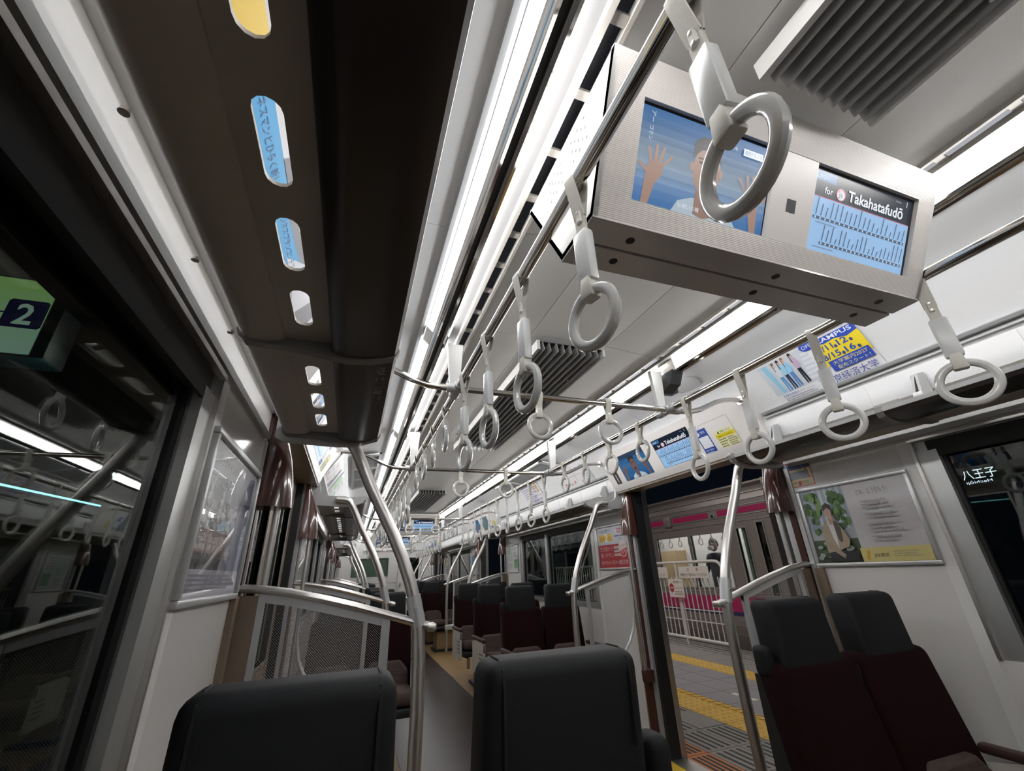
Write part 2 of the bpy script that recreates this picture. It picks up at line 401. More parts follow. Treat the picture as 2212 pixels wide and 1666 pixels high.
def rounded_portal(y0, y1, z0, z1, r, n=6):
    pts = [(y0, z0), (y0, z1 - r)]
    pts += [(y0 + r - r * math.cos(t), z1 - r + r * math.sin(t)) for t in [PI / 2 * i / n for i in range(1, n + 1)]]
    pts += [(y1 - r + r * math.sin(t), z1 - r + r * math.cos(t)) for t in [PI / 2 * i / n for i in range(0, n + 1)]]
    pts += [(y1, z0)]
    return pts
def build_doors():
    n = 0
    for s in (-1, 1):
        for d in DOORS:
            n += 1; dr = sempty('door_%d' % n)
            y0, y1 = d - .65, d + .65
            # outer rounded body opening
            inn = rounded_portal(y0 + .005, y1 - .005, 0, 1.835, .09); out = rounded_portal(y0 - .12, y1 + .12, 0, 1.95, .02)
            mb = MB(); k = len(inn)
            vs = [(s * 1.325, y, z) for y, z in inn] + [(s * 1.325, y, z) for y, z in out] + [(s * 1.37, y, z) for y, z in inn] + [(s * 1.37, y, z) for y, z in out]
            fs = []
            for i in range(k - 1):
                fs += [(i, i + 1, k + i + 1, k + i), (2 * k + i, 3 * k + i, 3 * k + i + 1, 2 * k + i + 1), (i, 2 * k + i, 2 * k + i + 1, i + 1)]
            mb.add(vs, fs).build('body_portal', steel, dr)
            MB().extr([(s * x, z) for x, z in ((1.168, 1.766), (1.30, 1.770), (1.30, 1.778), (1.168, 1.774))], d - .78, d + .78).build('header_soffit', beige, dr)
            for q, ye in ((-1, y0), (1, y1)):
                def bxs(nm, m, xa, xb, ya, yb, za, zb):
                    MB().box(*sorted((s * xa, s * xb)), *sorted((ye + q * ya, ye + q * yb)), za, zb).build(nm, m, dr)
                bxs('rubber_seal', blackm, 1.245, 1.322, .0, .028, 0, 1.80)
                bxs('jamb_strip', silverpt, 1.225, 1.26, .03, .062, 0, 1.775)
                bxs('pillar_panel', browndk, 1.222, 1.30, .064, .098, .52, 1.775)
                bxs('pillar_base', browndk, 1.195, 1.30, .066, .12, .03, .52)
                bxs('kick_panel', beige, 1.216, 1.24, .122, .165, .12, 1.16)
            if s < 0:
                for q in (-1, 1):
                    ya, yb = sorted((d + q * .004, d + q * .65)); lf = MB()
                    xa, xb = -1.318, -1.285
                    wa, wb = ya + .12, yb - .12
                    lf.box(xa, xb, ya, wa, 0, 1.83).box(xa, xb, wb, yb, 0, 1.83).box(xa, xb, wa, wb, 0, .82).box(xa, xb, wa, wb, 1.62, 1.83)
                    lo = lf.build('leaf', beige, dr)
                    MB().box(-1.306, -1.300, wa, wb, .82, 1.62).build('pane', glass, lo)
                    g = MB(); g.box(-1.31, -1.28, wa - .012, wa, .81, 1.63).box(-1.31, -1.28, wb, wb + .012, .81, 1.63).box(-1.31, -1.28, wa, wb, .808, .82).box(-1.31, -1.28, wa, wb, 1.62, 1.632)
                    g.build('gasket', steel, lo)
                MB().box(-1.32, -1.28, d - .004, d + .004, 0, 1.83).build('meeting_seal', blackm, dr)
build_doors()

def build_ends():
    fr = sempty('wall_front'); y = Y1
    mb = MB(); y2 = y + .06
    # holes: curtained window x -.87..+.10 ; door x .40..1.0
    xs = [-1.3, -.87, .10, .36, 1.02, 1.3]
    mb.box(-1.3, -.87, y, y2, 0, 2.24).box(-.87, .10, y, y2, 0, 1.19).box(-.87, .10, y, y2, 1.66, 2.24).box(.10, .36, y, y2, 0, 2.24)
    mb.box(.36, 1.02, y, y2, 1.86, 2.24).box(1.02, 1.3, y, y2, 0, 2.24)
    mb.build('bulkhead_sheet', wallm, fr)
    MB().box(-.60, 1.15, y - .05, y, 1.86, 1.90).build('bulkhead_ledge', white, fr)
    MB().box(-.87, .10, y + .03, y + .04, 1.19, 1.66).build('green_blind', mat('green_blind', (.045, .085, .06), .6, noise=.2, scale=12), fr)
    f2 = MB(); f2.box(-.89, -.87, y - .006, y, 1.17, 1.68).box(.10, .12, y - .006, y, 1.17, 1.68).box(-.87, .10, y - .006, y, 1.17, 1.19).box(-.87, .10, y - .006, y, 1.66, 1.68)
    f2.build('window_frame', alu, fr)
    MB().box(-1.28, .36, y - .004, y, 1.02, 1.026).build('panel_joint', darkslot, fr)
    dr = sempty('door_7'); m = MB()
    m.box(.37, .62, y, y + .04, 0, 1.85).box(.94, 1.01, y, y + .04, 0, 1.85).box(.62, .94, y, y + .04, 0, 1.0).box(.62, .94, y, y + .04, 1.66, 1.85)
    m.build('leaf', wallm, dr); MB().box(.62, .94, y + .015, y + .02, 1.0, 1.66).build('pane', glass, dr)
    MB().rbox(.43, .46, y - .05, y, .92, 1.05, .008).build('handle', steel, dr)
    bk = sempty('wall_back'); MB().box(-1.3, 1.3, Y0 - .06, Y0, 0, 2.24).build('bulkhead_sheet', wallm, bk)
build_ends()

# ================================================================== LIGHTS
SEG = [(Y0 + .02, 1.60), (1.72, 3.10), (3.24, 6.25), (6.40, 7.78), (7.92, 10.95), (11.08, 13.2)]
SEGN = ['nearest', 'second', 'third', 'fourth', 'fifth', 'farthest']
for s in (-1, 1):
    side = 'left' if s < 0 else 'right'
    hs = sempty('trim_%d' % (3 if s < 0 else 4))
    X = lambda l: [(s * a, b) for a, b in l]
    MB().extr(X([(.607, 2.152), (.611, 2.146), (.620, 2.143), (.630, 2.148), (.633, 2.165), (.609, 2.165)]), Y0, Y1).build('inner_profile', chrome, hs)
    MB().extr(X([(.632, 2.162), (.648, 2.162), (.648, 2.186), (.632, 2.186)]), Y0, Y1).build('black_channel', blackm, hs)
    MB().extr(X([(.647, 2.165), (.649, 2.148), (.658, 2.143), (.668, 2.149), (.675, 2.160), (.670, 2.170)]), Y0, Y1).build('outer_profile', chrome, hs)
    MB().extr(X([(.700, 2.198), (.712, 2.186), (.726, 2.186), (.730, 2.2)]), Y0, Y1).build('outer_flange', silverpt, hs)
    MB().extr(X([(.534, 2.206), (.534, 2.188), (.548, 2.188), (.551, 2.206)]), Y0, Y1).build('cream_strip', cream, hs)
    MB().extr(X([(.551, 2.204), (.594, 2.206), (.594, 2.212), (.551, 2.208)]), Y0, Y1).build('reflector', mat('channel_grey', (.16, .16, .165), .4, metal=.4, noise=.04), hs)
    MB().extr(X([(.484, 2.206), (.486, 2.193), (.496, 2.193), (.498, 2.206)]), Y0, Y1).build('slot_edge', cream, hs)
    MB().extr(X([(.497, 2.240), (.535, 2.240), (.535, 2.246), (.497, 2.246)]), Y0, Y1).build('slot_back', darkslot, hs)
    y = Y0 + .1
    while y < 7.5:
        MB().box(*sorted((s * .498, s * .5338)), y, y + .022, 2.197, 2.206).build('slot_clip', cream, hs); y += .155
    for k, (a, b) in enumerate(SEG):
        t = thing('light_strip', (s * .64, (a + b) / 2, 2.17), '%s white LED light strip along the %s side of the ceiling' % (SEGN[k], side), 'ceiling light', 'ceiling light strips')
        MB().extr(X([(.591, 2.204), (.604, 2.148), (.607, 2.150), (.597, 2.208)]), a, b).build('inner_diffuser', ledin, t)
        MB().extr(X([(.675, 2.161), (.699, 2.185), (.695, 2.196), (.673, 2.169)]), a, b).build('outer_diffuser', ledm, t)
    ends = [(SEG[k][1], SEG[k + 1][0]) for k in range(5)] + [(13.2, Y1)]
    for a, b in ends:
        MB().extr(X([(.591, 2.204), (.604, 2.148), (.607, 2.150), (.597, 2.208)]), a, b).build('blank_cover', steel, hs)
        MB().extr(X([(.675, 2.161), (.699, 2.185), (.695, 2.196), (.673, 2.169)]), a, b).build('blank_cover', steel, hs)

# ================================================================== CEILING VENTS, COVE GRILLES, DISCS
louv = mat('louvre_grey', (.36, .36, .36), .4, metal=.3, noise=.04)
for k, (a, b) in enumerate(((-1.5, .352), (1.60, 3.45), (5.60, 7.45), (9.3, 11.15))):
    t = thing('air_vent', (0, (a + b) / 2, 2.15), '%s louvred air vent in the ceiling centre' % ['nearest large', 'second', 'third', 'farthest'][k], 'air vent', 'ceiling air vents')
    f = MB(); f.box(-.185, -.170, a, b, 2.150, 2.199).box(.170, .180, a, b, 2.158, 2.199)
    f.build('frame_rail', white, t)
    MB().box(-.17, .17, a + .01, b - .01, 2.196, 2.199).build('dark_backing', darkslot, t)
    for j in range(9):
        x = -.15 + j * .036
        MB().extr([(x, 2.156), (x + .004, 2.152), (x - .004, 2.194), (x - .008, 2.194)], a + .004 * (j % 2), b - .006).build('slat', louv, t)
    MB().disc((.12, b - .25 if k == 0 else a + .3, 2.151), .006, (0, 0, 1), .012, 12).build('screw', steel, t)
    MB().tube([(-.225, b - .30, 2.196), (-.225, b - .12, 2.196)], .006, 8).build('latch_rod', chrome, t)
for s in (-1, 1):
    side = 'left' if s < 0 else 'right'
    for k, yc in enumerate((4.55, 9.3)):
        t = thing('cove_grille', (s * .86, yc, 2.17), '%s perforated air grille in the %s ceiling cove' % (['nearer', 'farther'][k], side), 'grille', 'cove grilles')
        P0, P1 = V(s * .745, 0, 2.186), V(s * .985, 0, 2.146)
        d = (P1 - P0)
        fr = MB()
        def strip(u0, u1, y0, y1, dz, m=0, mb=None):
            A, Bq = P0 + d * u0, P0 + d * u1
            (mb or fr).add([(A.x, y0, A.z - dz), (Bq.x, y0, Bq.z - dz), (Bq.x, y1, Bq.z - dz), (A.x, y1, A.z - dz), (A.x, y0, A.z), (Bq.x, y0, Bq.z), (Bq.x, y1, Bq.z), (A.x, y1, A.z)],
                    [(0, 1, 2, 3), (4, 7, 6, 5), (0, 4, 5, 1), (1, 5, 6, 2), (2, 6, 7, 3), (3, 7, 4, 0)], m)
        for q in range(4): yy = yc - .78 + q * .5; strip(0, 1, yy, yy + .06, .012)
        strip(0, .09, yc - .78, yc + .78, .012); strip(.91, 1, yc - .78, yc + .78, .012)
        fr.build('frame', white, t)
        bk = MB(); strip(.09, .91, yc - .74, yc + .74, .003, 0, bk); bk.build('dark_backing', darkslot, t)
        for q in range(3):
            for j in range(22):
                yy = yc - .72 + q * .5 + j * .02
                if yy > yc - .72 + q * .5 + .42: break
                sl = MB(); strip(.09, .91, yy, yy + .008, .009, 0, sl); sl.build('slat', silverpt, t)
    for k, yc in enumerate((1.85, 6.5)):
        t = thing('speaker_cover', (s * .86, yc, 2.185), '%s round white speaker disc in the %s ceiling cove' % (['nearer', 'farther'][k], side), 'speaker cover', 'round cove discs')
        nrm = V(-s * .16, 0, -1).normalized(); c = V(s * .865, yc, 2.192)
        MB().disc(c, .105, nrm, .006, 32, r2=.098).build('disc', covem, t)
        MB().torus(c + nrm * .002, .107, .003, V(0, 1, 0), V(0, 1, 0).cross(nrm), 36, 6).build('rim', silverpt, t)

# ================================================================== LUGGAGE RACKS
def oval_panel(x0, x1, z, ovals, y0, y1, s):
    """panel in x,y at height z with stadium holes centred on ovals=(yc) ; returns MB"""
    mb = MB(); xc, hw, hl = 1.049, .0165, .062; n = 6
    def ring(yc):
        p = []
        p.append((xc + hw, yc))
        for i in range(n + 1): t = PI * i / n; p.append((xc + hw * math.cos(t), yc + hl - hw + hw * math.sin(t)))
        p.append((xc - hw, yc))
        for i in range(n + 1): t = PI + PI * i / n; p.append((xc + hw * math.cos(t), yc - hl + hw + hw * math.sin(t)))
        return p
    prev = y0
    for yc in ovals:
        a, b = yc - .075, yc + .075
        if a > prev: mb.box(*sorted((s * x0, s * x1)), prev, a, z, z + .006)
        rg = ring(yc); k = len(rg)
        def outp(x, y):
            dx, dy = x - xc, y - yc; sx = ((x1 if dx > 0 else x0) - xc); sy = .075 if dy > 0 else -.075
            tx = sx / dx if abs(dx) > 1e-9 else 1e9; ty = sy / dy if abs(dy) > 1e-9 else 1e9
            tt = min(tx, ty); return (xc + dx * tt, yc + dy * tt)
        og = [outp(*q) for q in rg]
        vs = [(s * x, y, z) for x, y in rg] + [(s * x, y, z) for x, y in og] + [(s * x, y, z + .006) for x, y in rg] + [(s * x, y, z + .006) for x, y in og]
        fs = []
        for i in range(k):
            j = (i + 1) % k; fs += [(i, j, k + j, k + i), (2 * k + i, 3 * k + i, 3 * k + j, 2 * k + j), (i, 2 * k + i, 2 * k + j, j)]
        # corner fill triangles
        cs = [(x1, yc + .075), (x0, yc + .075), (x0, yc - .075), (x1, yc - .075)]
        for cx, cy in cs:
            best = None
            for i in range(k):
                j = (i + 1) % k; A, B = og[i], og[j]
                on_x = lambda q: abs(q[0] - cx) < 1e-6
                on_y = lambda q: abs(q[1] - cy) < 1e-6
                if (on_x(A) and on_y(B)) or (on_y(A) and on_x(B)): best = (i, j)
            if best:
                i, j = best; o = len(vs); vs += [(s * cx, cy, z), (s * cx, cy, z + .006)]
                fs += [(k + i, k + j, o), (3 * k + i, o + 1, 3 * k + j)]
        mb.add(vs, fs); prev = b
    if y1 > prev: mb.box(*sorted((s * x0, s * x1)), prev, y1, z, z + .006)
    return mb
ROWNO = {0: ('10', '11'), 1: ('7', '8'), 2: ('4', '5')}
for s in (-1, 1):
    side = 'left' if s < 0 else 'right'
    for bi, bc in enumerate(BAYS):
        a, b = max(Y0, bc - 1.55), bc + 1.55
        t = thing('luggage_rack', (s * 1.03, bc, 1.69), '%s dark luggage rack with oval slots along the %s wall' % (['nearest', 'second', 'farthest'][bi], side), 'luggage rack', 'luggage racks')
        cuts = [a] + [c for c in (bc - .865, bc + .865) if c > a + .05] + [b]
        for ya, yb in zip(cuts[:-1], cuts[1:]):
            ya2, yb2 = ya + .012, yb - .012
            X = lambda l: [(s * q, z) for q, z in l]
            MB().extr(X([(1.176, 1.714), (1.182, 1.697), (1.178, 1.681), (1.168, 1.672), (1.153, 1.668), (1.126, 1.669), (1.105, 1.673), (1.092, 1.680), (1.090, 1.698), (1.15, 1.710)]), ya2, yb2).build('wall_side_moulding', rackm, t)
            MB().extr(X([(.998, 1.690), (.996, 1.662), (.986, 1.654), (.965, 1.651), (.925, 1.653), (.885, 1.660), (.862, 1.669), (.855, 1.681), (.858, 1.694), (.867, 1.696), (.90, 1.682)]), ya2, yb2).build('front_moulding', racknose, t)
            MB().extr(X([(.8545, 1.682), (.8525, 1.696), (.863, 1.699), (.867, 1.6965), (.858, 1.694)]), ya2, yb2).build('front_bead', silverpt, t)
            L = yb2 - ya2; n = int((L - .04) / .1815)
            if bi == 0 and ya2 < .9 < yb2: oc = [.424 + .1815 * q for q in range(-7, 3) if .424 + .1815 * q - .08 > ya2]
            elif bi == 0 and ya2 > .9: oc = [1.107, 1.288, 1.466]
            else: m0 = (ya2 + yb2) / 2; oc = [m0 + (q - (n - 1) / 2) * .1815 for q in range(n)]
            oval_panel(.996, 1.093, 1.682, oc, ya2, yb2, s).build('slotted_panel', rackm, t)
        for c in cuts:
            prof = [(1.182, 1.714), (1.187, 1.692), (1.181, 1.675), (1.169, 1.665), (1.12, 1.662), (1.09, 1.662), (1.0, 1.650), (.96, 1.645), (.91, 1.650), (.862, 1.664), (.851, 1.682), (.856, 1.702), (.90, 1.690), (1.05, 1.702)]
            MB().extr([(s * q, z) for q, z in prof], c - .012, c + .012).build('joint_rib', racklip, t)
        for c, q in ((a, -1), (b, 1)):
            if c < 0: continue
            prof = [(1.205, 1.660), (1.205, 1.90), (1.165, 1.90), (1.150, 1.75), (1.135, 1.722), (1.11, 1.712), (.95, 1.702), (.862, 1.712), (.850, 1.700), (.870, 1.668), (.93, 1.644), (1.0, 1.640), (1.18, 1.648)]
            y0, y1 = sorted((c + q * .012, c + q * .034))
            MB().extr([(s * u, z) for u, z in prof], y0, y1).build('end_bracket', endm, t)
        if bi == 0:
            for yy in (.426, .679, .915):
                MB().disc((s * 1.196, yy, 1.684), .006, (0, 0, -1), .006, 10).build('bolt', steel, t)
            y0 = .955 if s < 0 else 1.02
            sh = Sheet((s * .885, y0, 1.6555), (0, 1, 0), (1, 0, 0)) if s < 0 else Sheet((.885, y0 + .26, 1.6555), (0, -1, 0), (-1, 0, 0))
            g = (.30, .29, .27)
            la, lb = ('10A', '10B') if s < 0 else ('10D', '10C')
            sh.text(la, 0, -.012, .020, g, w=.046); sh.text('窓側', .054, .000, .009, g); sh.text('Window', .054, -.012, .006, g)
            sh.text(lb, .125, -.012, .020, g, w=.046); sh.text('通路側', .179, .000, .009, g); sh.text('Aisle', .179, -.012, .006, g)
            sh.build('seat_number_print', t)

# coat hooks on the right panel
hk = None
for i, (s, y) in enumerate(((1, .905), (1, 1.565), (1, 3.32), (1, 4.0), (1, 5.45), (1, 6.15))):
    lab_ = ['grey coat hook on the right panel above the near window', 'grey coat hook on the right panel just before the open door', 'grey coat hook just past the open door on the right panel',
            'second grey coat hook past the open door on the right panel', 'third grey coat hook past the open door on the right panel', 'fourth grey coat hook past the open door on the right panel'][i]
    if hk is None:
        hk = thing('coat_hook', (0, 0, 0), lab_, 'hook', 'coat hooks on the right panel')
        for q in (-1, 1):
            MB().poly([(0, q * .024, .045), (0, q * .026, -.052), (-.052, q * .017, -.052), (-.050, q * .016, -.040), (-.018, q * .010, .043)], (0, -q * .010, 0)).build('cheek', endm, hk)
        MB().poly([(-.004, -.02, .044), (-.004, .02, .044), (-.010, .02, -.045), (-.010, -.02, -.045)], (.006, 0, 0)).build('back_plate', silverpt, hk)
        MB().rbox(-.053, -.006, -.0165, .0165, -.054, -.036, .005).build('hook_tongue', white, hk)
        MB().disc((-.012, 0, .028), .007, (-1, 0, 0), .004, 12).build('screw', chrome, hk)
        hk.location = (1.150, y, 1.818)
    else:
        dup(hk, (1.150, y, 1.818), 0, lab_)

# ================================================================== GRAB RAILS, CROSSBARS, STRAPS
for s in (-1, 1):
    side = 'left' if s < 0 else 'right'
    t = thing('grab_rail', (s * .55, 6, HRAIL), 'long polished grab rail under the %s ceiling light' % side, 'grab rail')
    MB().tube([(s * .55, Y0 + .01, HRAIL), (s * .55, 12.6, HRAIL)], .0165, 16).build('rail', chrome, t)
    for d in DOORS:
        for yy in (d - .69, d + .69):
            h = MB(); h.poly([(s * .518, yy - .012, 2.17), (s * .590, yy - .012, 2.17), (s * .573, yy - .012, 1.94), (s * .532, yy - .012, 1.94)], (0, .024, 0))
            h.build('hanger', sleeve, t)
            MB().tube([(s * .55, yy - .022, HRAIL), (s * .55, yy + .022, HRAIL)], .0235, 14).build('hanger_collar', silverpt, t)
CB = [1.64, 3.18, 6.32, 7.86, 11.0]
for k, yb in enumerate(CB):
    t = thing('cross_rail', (0, yb, HRAIL), '%s polished cross rail spanning the aisle at a doorway' % ORD[k], 'cross rail', 'cross rails')
    MB().tube([(-.55, yb, HRAIL - .008), (.55, yb, HRAIL - .008)], .0135, 14).build('bar', chrome, t)
    for s in (-1, 1):
        MB().tube([(s * .515, yb, HRAIL - .006), (s * .60, yb, HRAIL - .006)], .021, 14).build('clamp', silverpt, t)
        MB().tube([(s * .55, yb - .04, HRAIL), (s * .55, yb + .04, HRAIL)], .0225, 14).build('clamp', silverpt, t)
        pts = [(s * x, yb, z) for x, z in ((.56, 1.922), (.62, 1.922), (.68, 1.926), (.74, 1.942), (.80, 1.968), (.86, 1.995), (.92, 2.013), (.98, 2.022), (1.045, 2.024))]
        MB().tube(pts, .0135, 12).build('curved_end', chrome, t)
        MB().disc((s * 1.04, yb, 2.024), .024, (s, 0, 0), .014, 16).build('wall_flange', steel, t)
def strap_proto(long):
    t = thing('hanging_strap', (0, 0, 0), '', 'strap', None)
    # local: rail axis = y, ring plane = y,z ; rail centre at z = 0
    w = .014
    zj = -.085 if long else -.060
    for q in (-1, 1):
        mb = MB(); path = []
        for i in range(7):
            an = PI / 2 - q * (PI / 2) * i / 6 * 1.05; path.append((.0185 * math.cos(an), .0185 * math.sin(an)))
        path += [(q * .016, -.02), (q * .006, zj + .01), (q * .0022, zj - .012)]
        vs = []; fs = []
        for i, (x, z) in enumerate(path):
            a = Vector((path[min(i + 1, len(path) - 1)][0] - path[max(i - 1, 0)][0], 0, path[min(i + 1, len(path) - 1)][1] - path[max(i - 1, 0)][1])).normalized()
            nx, nz = -a.z * .0015, a.x * .0015
            for yy in (-w, w): vs += [(x + nx, yy, z + nz), (x - nx, yy, z - nz)]
        for i in range(len(path) - 1):
            o = i * 4; fs += [(o, o + 2, o + 6, o + 4), (o + 1, o + 5, o + 7, o + 3), (o, o + 4, o + 5, o + 1), (o + 2, o + 3, o + 7, o + 6)]
        mb.add(vs, fs).build('belt', strapw, t)
    zb = -.262 if long else -.092
    MB().box(-.0035, .0035, -.0125, .0125, zb, zj).build('belt', strapw, t)
    rp = MB().rbox(-.0075, .0075, -.0075, .0075, zj - .028, zj + .006, .003, 1).build('rivet_plate', strapw, t)
    for zz in (zj - .022, zj): MB().disc((-.009, 0, zz), .003, (1, 0, 0), .018, 8).build('rivet', steel, rp)
    R, r = .054, .0105
    if long:
        MB().rbox(-.011, .011, -.019, .019, -.252, -.135, .005, 2).build('sleeve', sleeve, t)
        zc = -.325
    else: zc = -.147
    MB().rbox(-.0115, .0115, -.016, .016, zc + R - .018, zc + R + .030, .005, 2, fn=lambda c: (c.x * (1 if c.z > zc + R else 1.15), c.y * (1 if c.z < zc + R + .01 else .8), c.z)).build('ring_saddle', strapw, t)
    MB().torus((0, 0, zc), R, r, (0, 1, 0), (0, 0, 1), 32, 10, tw=.0095).build('ring', ringm, t)
    return t
PL, PS = strap_proto(True), strap_proto(False)
used = {}
def place_strap(pr, x, y, rz, label, group):
    if pr not in used: used[pr] = 1; o = pr; o.location = (x, y, HRAIL); o.rotation_euler = (0, 0, rz); o['label'] = label
    else: o = dup(pr, (x, y, HRAIL), rz, label)
    o['group'] = group; return o
LONGY = [BAYS[0] + .1625 + .325 * i for i in range(5)]
for bc in BAYS[1:]: LONGY += [bc + .325 * (i - 4.5) for i in range(10)]
SHORTY = [d + o for d in DOORS for o in (-.4875, -.1625, .1625, .4875)]
ALLY = sorted([(y, 1) for y in LONGY] + [(y, 0) for y in SHORTY])
for s in (-1, 1):
    side = 'left' if s < 0 else 'right'
    for i, (y, lg) in enumerate(ALLY):
        if y > 12.5: continue
        kind = 'long strap with grey sleeve and ring' if lg else 'short strap with white ring'
        tw = random.uniform(-.25, .25)
        fixed = [-.12, .22, .13, .12, .2] if s < 0 else [.32, .45, .55, .05, -.12, -.05]
        if i < len(fixed): tw = fixed[i]
        n_ = ORD[i]
        place_strap(PL if lg else PS, s * .55, y, tw, '%s hanging from the %s rail, %s from the camera' % (kind, side, n_), 'straps on the %s rail' % side)
for k, yb in enumerate(CB):
    for s in (-1, 1):
        place_strap(PS, s * .18, yb, PI / 2 + random.uniform(-.12, .12), 'short strap on the %s cross rail, %s of its pair' % (ORD[k], 'left' if s < 0 else 'right'), 'straps on the cross rails')

# ================================================================== DOOR HEADERS
def route_screen(sh, a0, b0, w, h, E):
    sh.rect(a0, b0, a0 + w, b0 + h, (.33, .55, .85), emit=E)
    sh.rect(a0, b0 + h * .68, a0 + w, b0 + h, (.008, .014, .03), emit=E)
    sh.rect(a0 + .01 * w, b0 + h * .87, a0 + .21 * w, b0 + h * .985, (.05, .16, .36), emit=E)
    sh.rect(a0, b0 + h * .672, a0 + w, b0 + h * .682, (.55, .18, .22), emit=E)
    sh.text('Local', a0 + .02 * w, b0 + h * .895, h * .07, (.55, .78, .95), emit=E)
    sh.text('for', a0 + .11 * w, b0 + h * .73, h * .085, (.85, .9, .95), emit=E)
    sh.ell(a0 + .265 * w, b0 + h * .775, .045 * w, .075 * h, (.75, .35, .45), emit=E); sh.ell(a0 + .265 * w, b0 + h * .768, .035 * w, .058 * h, (.8, .83, .88), emit=E)
    sh.text('KO', a0 + .242 * w, b0 + h * .79, h * .03, (.5, .1, .2), emit=E); sh.text('29', a0 + .24 * w, b0 + h * .728, h * .055, (.05, .05, .1), emit=E)
    sh.text('Takahatafudō', a0 + .335 * w, b0 + h * .725, h * .145, (.88, .93, .97), w=w * .58, emit=E)
    sh.text('Car No.', a0 + .82 * w, b0 + h * .93, h * .025, (.6, .65, .7), emit=E); sh.text('1', a0 + .94 * w, b0 + h * .90, h * .075, (.75, .9, .85), emit=E)
    dk = (.07, .12, .2)
    for (x0, x1, yb, n) in ((.03, .97, .40, 20), (.12, .97, .10, 20)):
        sh.rect(a0 + x0 * w, b0 + yb * h, a0 + x1 * w, b0 + (yb + .035) * h, dk, emit=E); ly = sh.lay + 1; sh.lay = ly
        for i in range(n):
            x = a0 + (x0 + (x1 - x0) * (i + .5) / n) * w; q = h * random.choice((.12, .15, .2, .22))
            if random.random() < .12: q = h * .07
            sk = .012 * w
            sh.poly([(x - .004 * w, b0 + (yb + .05) * h), (x + .006 * w, b0 + (yb + .05) * h), (x + .006 * w + sk, b0 + (yb + .05) * h + q), (x - .004 * w + sk, b0 + (yb + .05) * h + q)], dk, ly, emit=E)
            sh.rect(x - .006 * w, b0 + (yb + .006) * h, x + .006 * w, b0 + (yb + .029) * h, (.6, .75, .95), ly, emit=E)
        sh.rect(a0 + .06 * w, b0 + (yb - .045) * h, a0 + .26 * w, b0 + (yb - .03) * h, (.2, .3, .45), emit=E)
def ad_screen(sh, a0, b0, w, h, E, big=False):
    n = 12                                            # blue studio backdrop, brighter behind the figure: printed light picture
    for i in range(n):
        f = i / (n - 1); g = math.exp(-((f - .52) / .28) ** 2)
        c0, c1 = (.03, .16, .42), (.40, .52, .66) if big else (.06, .24, .52)
        sh.rect(a0, b0 + h * i / n, a0 + w, b0 + h * (i + 1) / n + (0 if i == n - 1 else .0), tuple(p + (q - p) * g for p, q in zip(c0, c1)), 1, emit=E)
    sh.lay = 2
    cx = a0 + w * .50; skin = (.36, .22, .17) if big else (.16, .10, .10); dk = (.035, .03, .035)
    U = lambda x, y: (a0 + w * x, b0 + h * y)
    # shirt and neck
    sh.poly([U(.28, 0), U(.32, .13), (cx - .08 * w, b0 + h * .20), (cx + .09 * w, b0 + h * .20), U(.72, .12), U(.78, 0)], (.42, .52, .60), emit=E)
    sh.poly([U(.44, .03), U(.44, .30), U(.57, .30), U(.57, .03), U(.51, .0)], tuple(c * .8 for c in skin), emit=E)
    sh.ell(cx + .005 * w, b0 + h * .52, w * .105, h * .27, skin, emit=E)
    sh.poly([U(.39, .62), U(.395, .80), U(.45, .88), U(.55, .88), U(.605, .80), U(.61, .62), U(.585, .72), U(.52, .76), U(.45, .73)], dk, emit=E)
    for q in (-1, 1):
        sh.ell(cx + q * .042 * w, b0 + h * .60, w * .020, h * .014, dk, emit=E); sh.rect(cx + q * .042 * w - .026 * w, b0 + h * .635, cx + q * .042 * w + .026 * w, b0 + h * .65, dk, emit=E)
        sh.ell(cx + q * .110 * w, b0 + h * .53, w * .014, h * .05, skin, emit=E)
    sh.ell(cx, b0 + h * .50, w * .016, h * .055, tuple(c * 1.2 for c in skin), emit=E)
    sh.ell(cx + .004 * w, b0 + h * .37, w * .032, h * .052, (.06, .02, .02), emit=E)
    for q, ox in ((-1, .13), (1, .87)):               # raised open hands
        m = lambda x: ox + q * x
        sh.poly([U(m(.02), 0), U(m(-.01), .22), U(m(-.055), .34), U(m(-.06), .44), U(m(.05), .44), U(m(.06), .30), U(m(.07), 0)], skin, emit=E)
        for k2, (dx, ln) in enumerate(((-.075, .13), (-.035, .19), (.0, .20), (.038, .16))):
            sh.poly([U(m(dx * .7 - .013), .43), U(m(dx * .7 + .013), .43), U(m(dx * 1.5 + .009), .43 + ln), U(m(dx * 1.5 - .009), .43 + ln)], skin, emit=E)
        sh.poly([U(m(.04), .30), U(m(.055), .36), U(m(.115), .43), U(m(.12), .40)], skin, emit=E)
    sh.text('お使いの機', a0 + w * .32, b0 + h * .05, h * .055, (.75, .8, .85), emit=E)
    if big:
        sh.text('アー', a0 + w * .06, b0 + h * .955, h * .05, (.7, .8, .9), rot=-PI / 2, emit=E); sh.text('ゴホン', a0 + w * .06, b0 + h * .80, h * .05, (.7, .8, .9), rot=-PI / 2, emit=E)
        sh.rect(a0 + w * .76, b0 + h * .82, a0 + w * .92, b0 + h * .90, (.7, .74, .78), emit=E); sh.text('東西テクノス', a0 + w * .77, b0 + h * .835, h * .05, (.1, .25, .5), w=w * .14, emit=E)
        sh.text('放送中', a0 + w * .63, b0 + h * .84, h * .045, (.6, .68, .75), emit=E)
SCR = .36
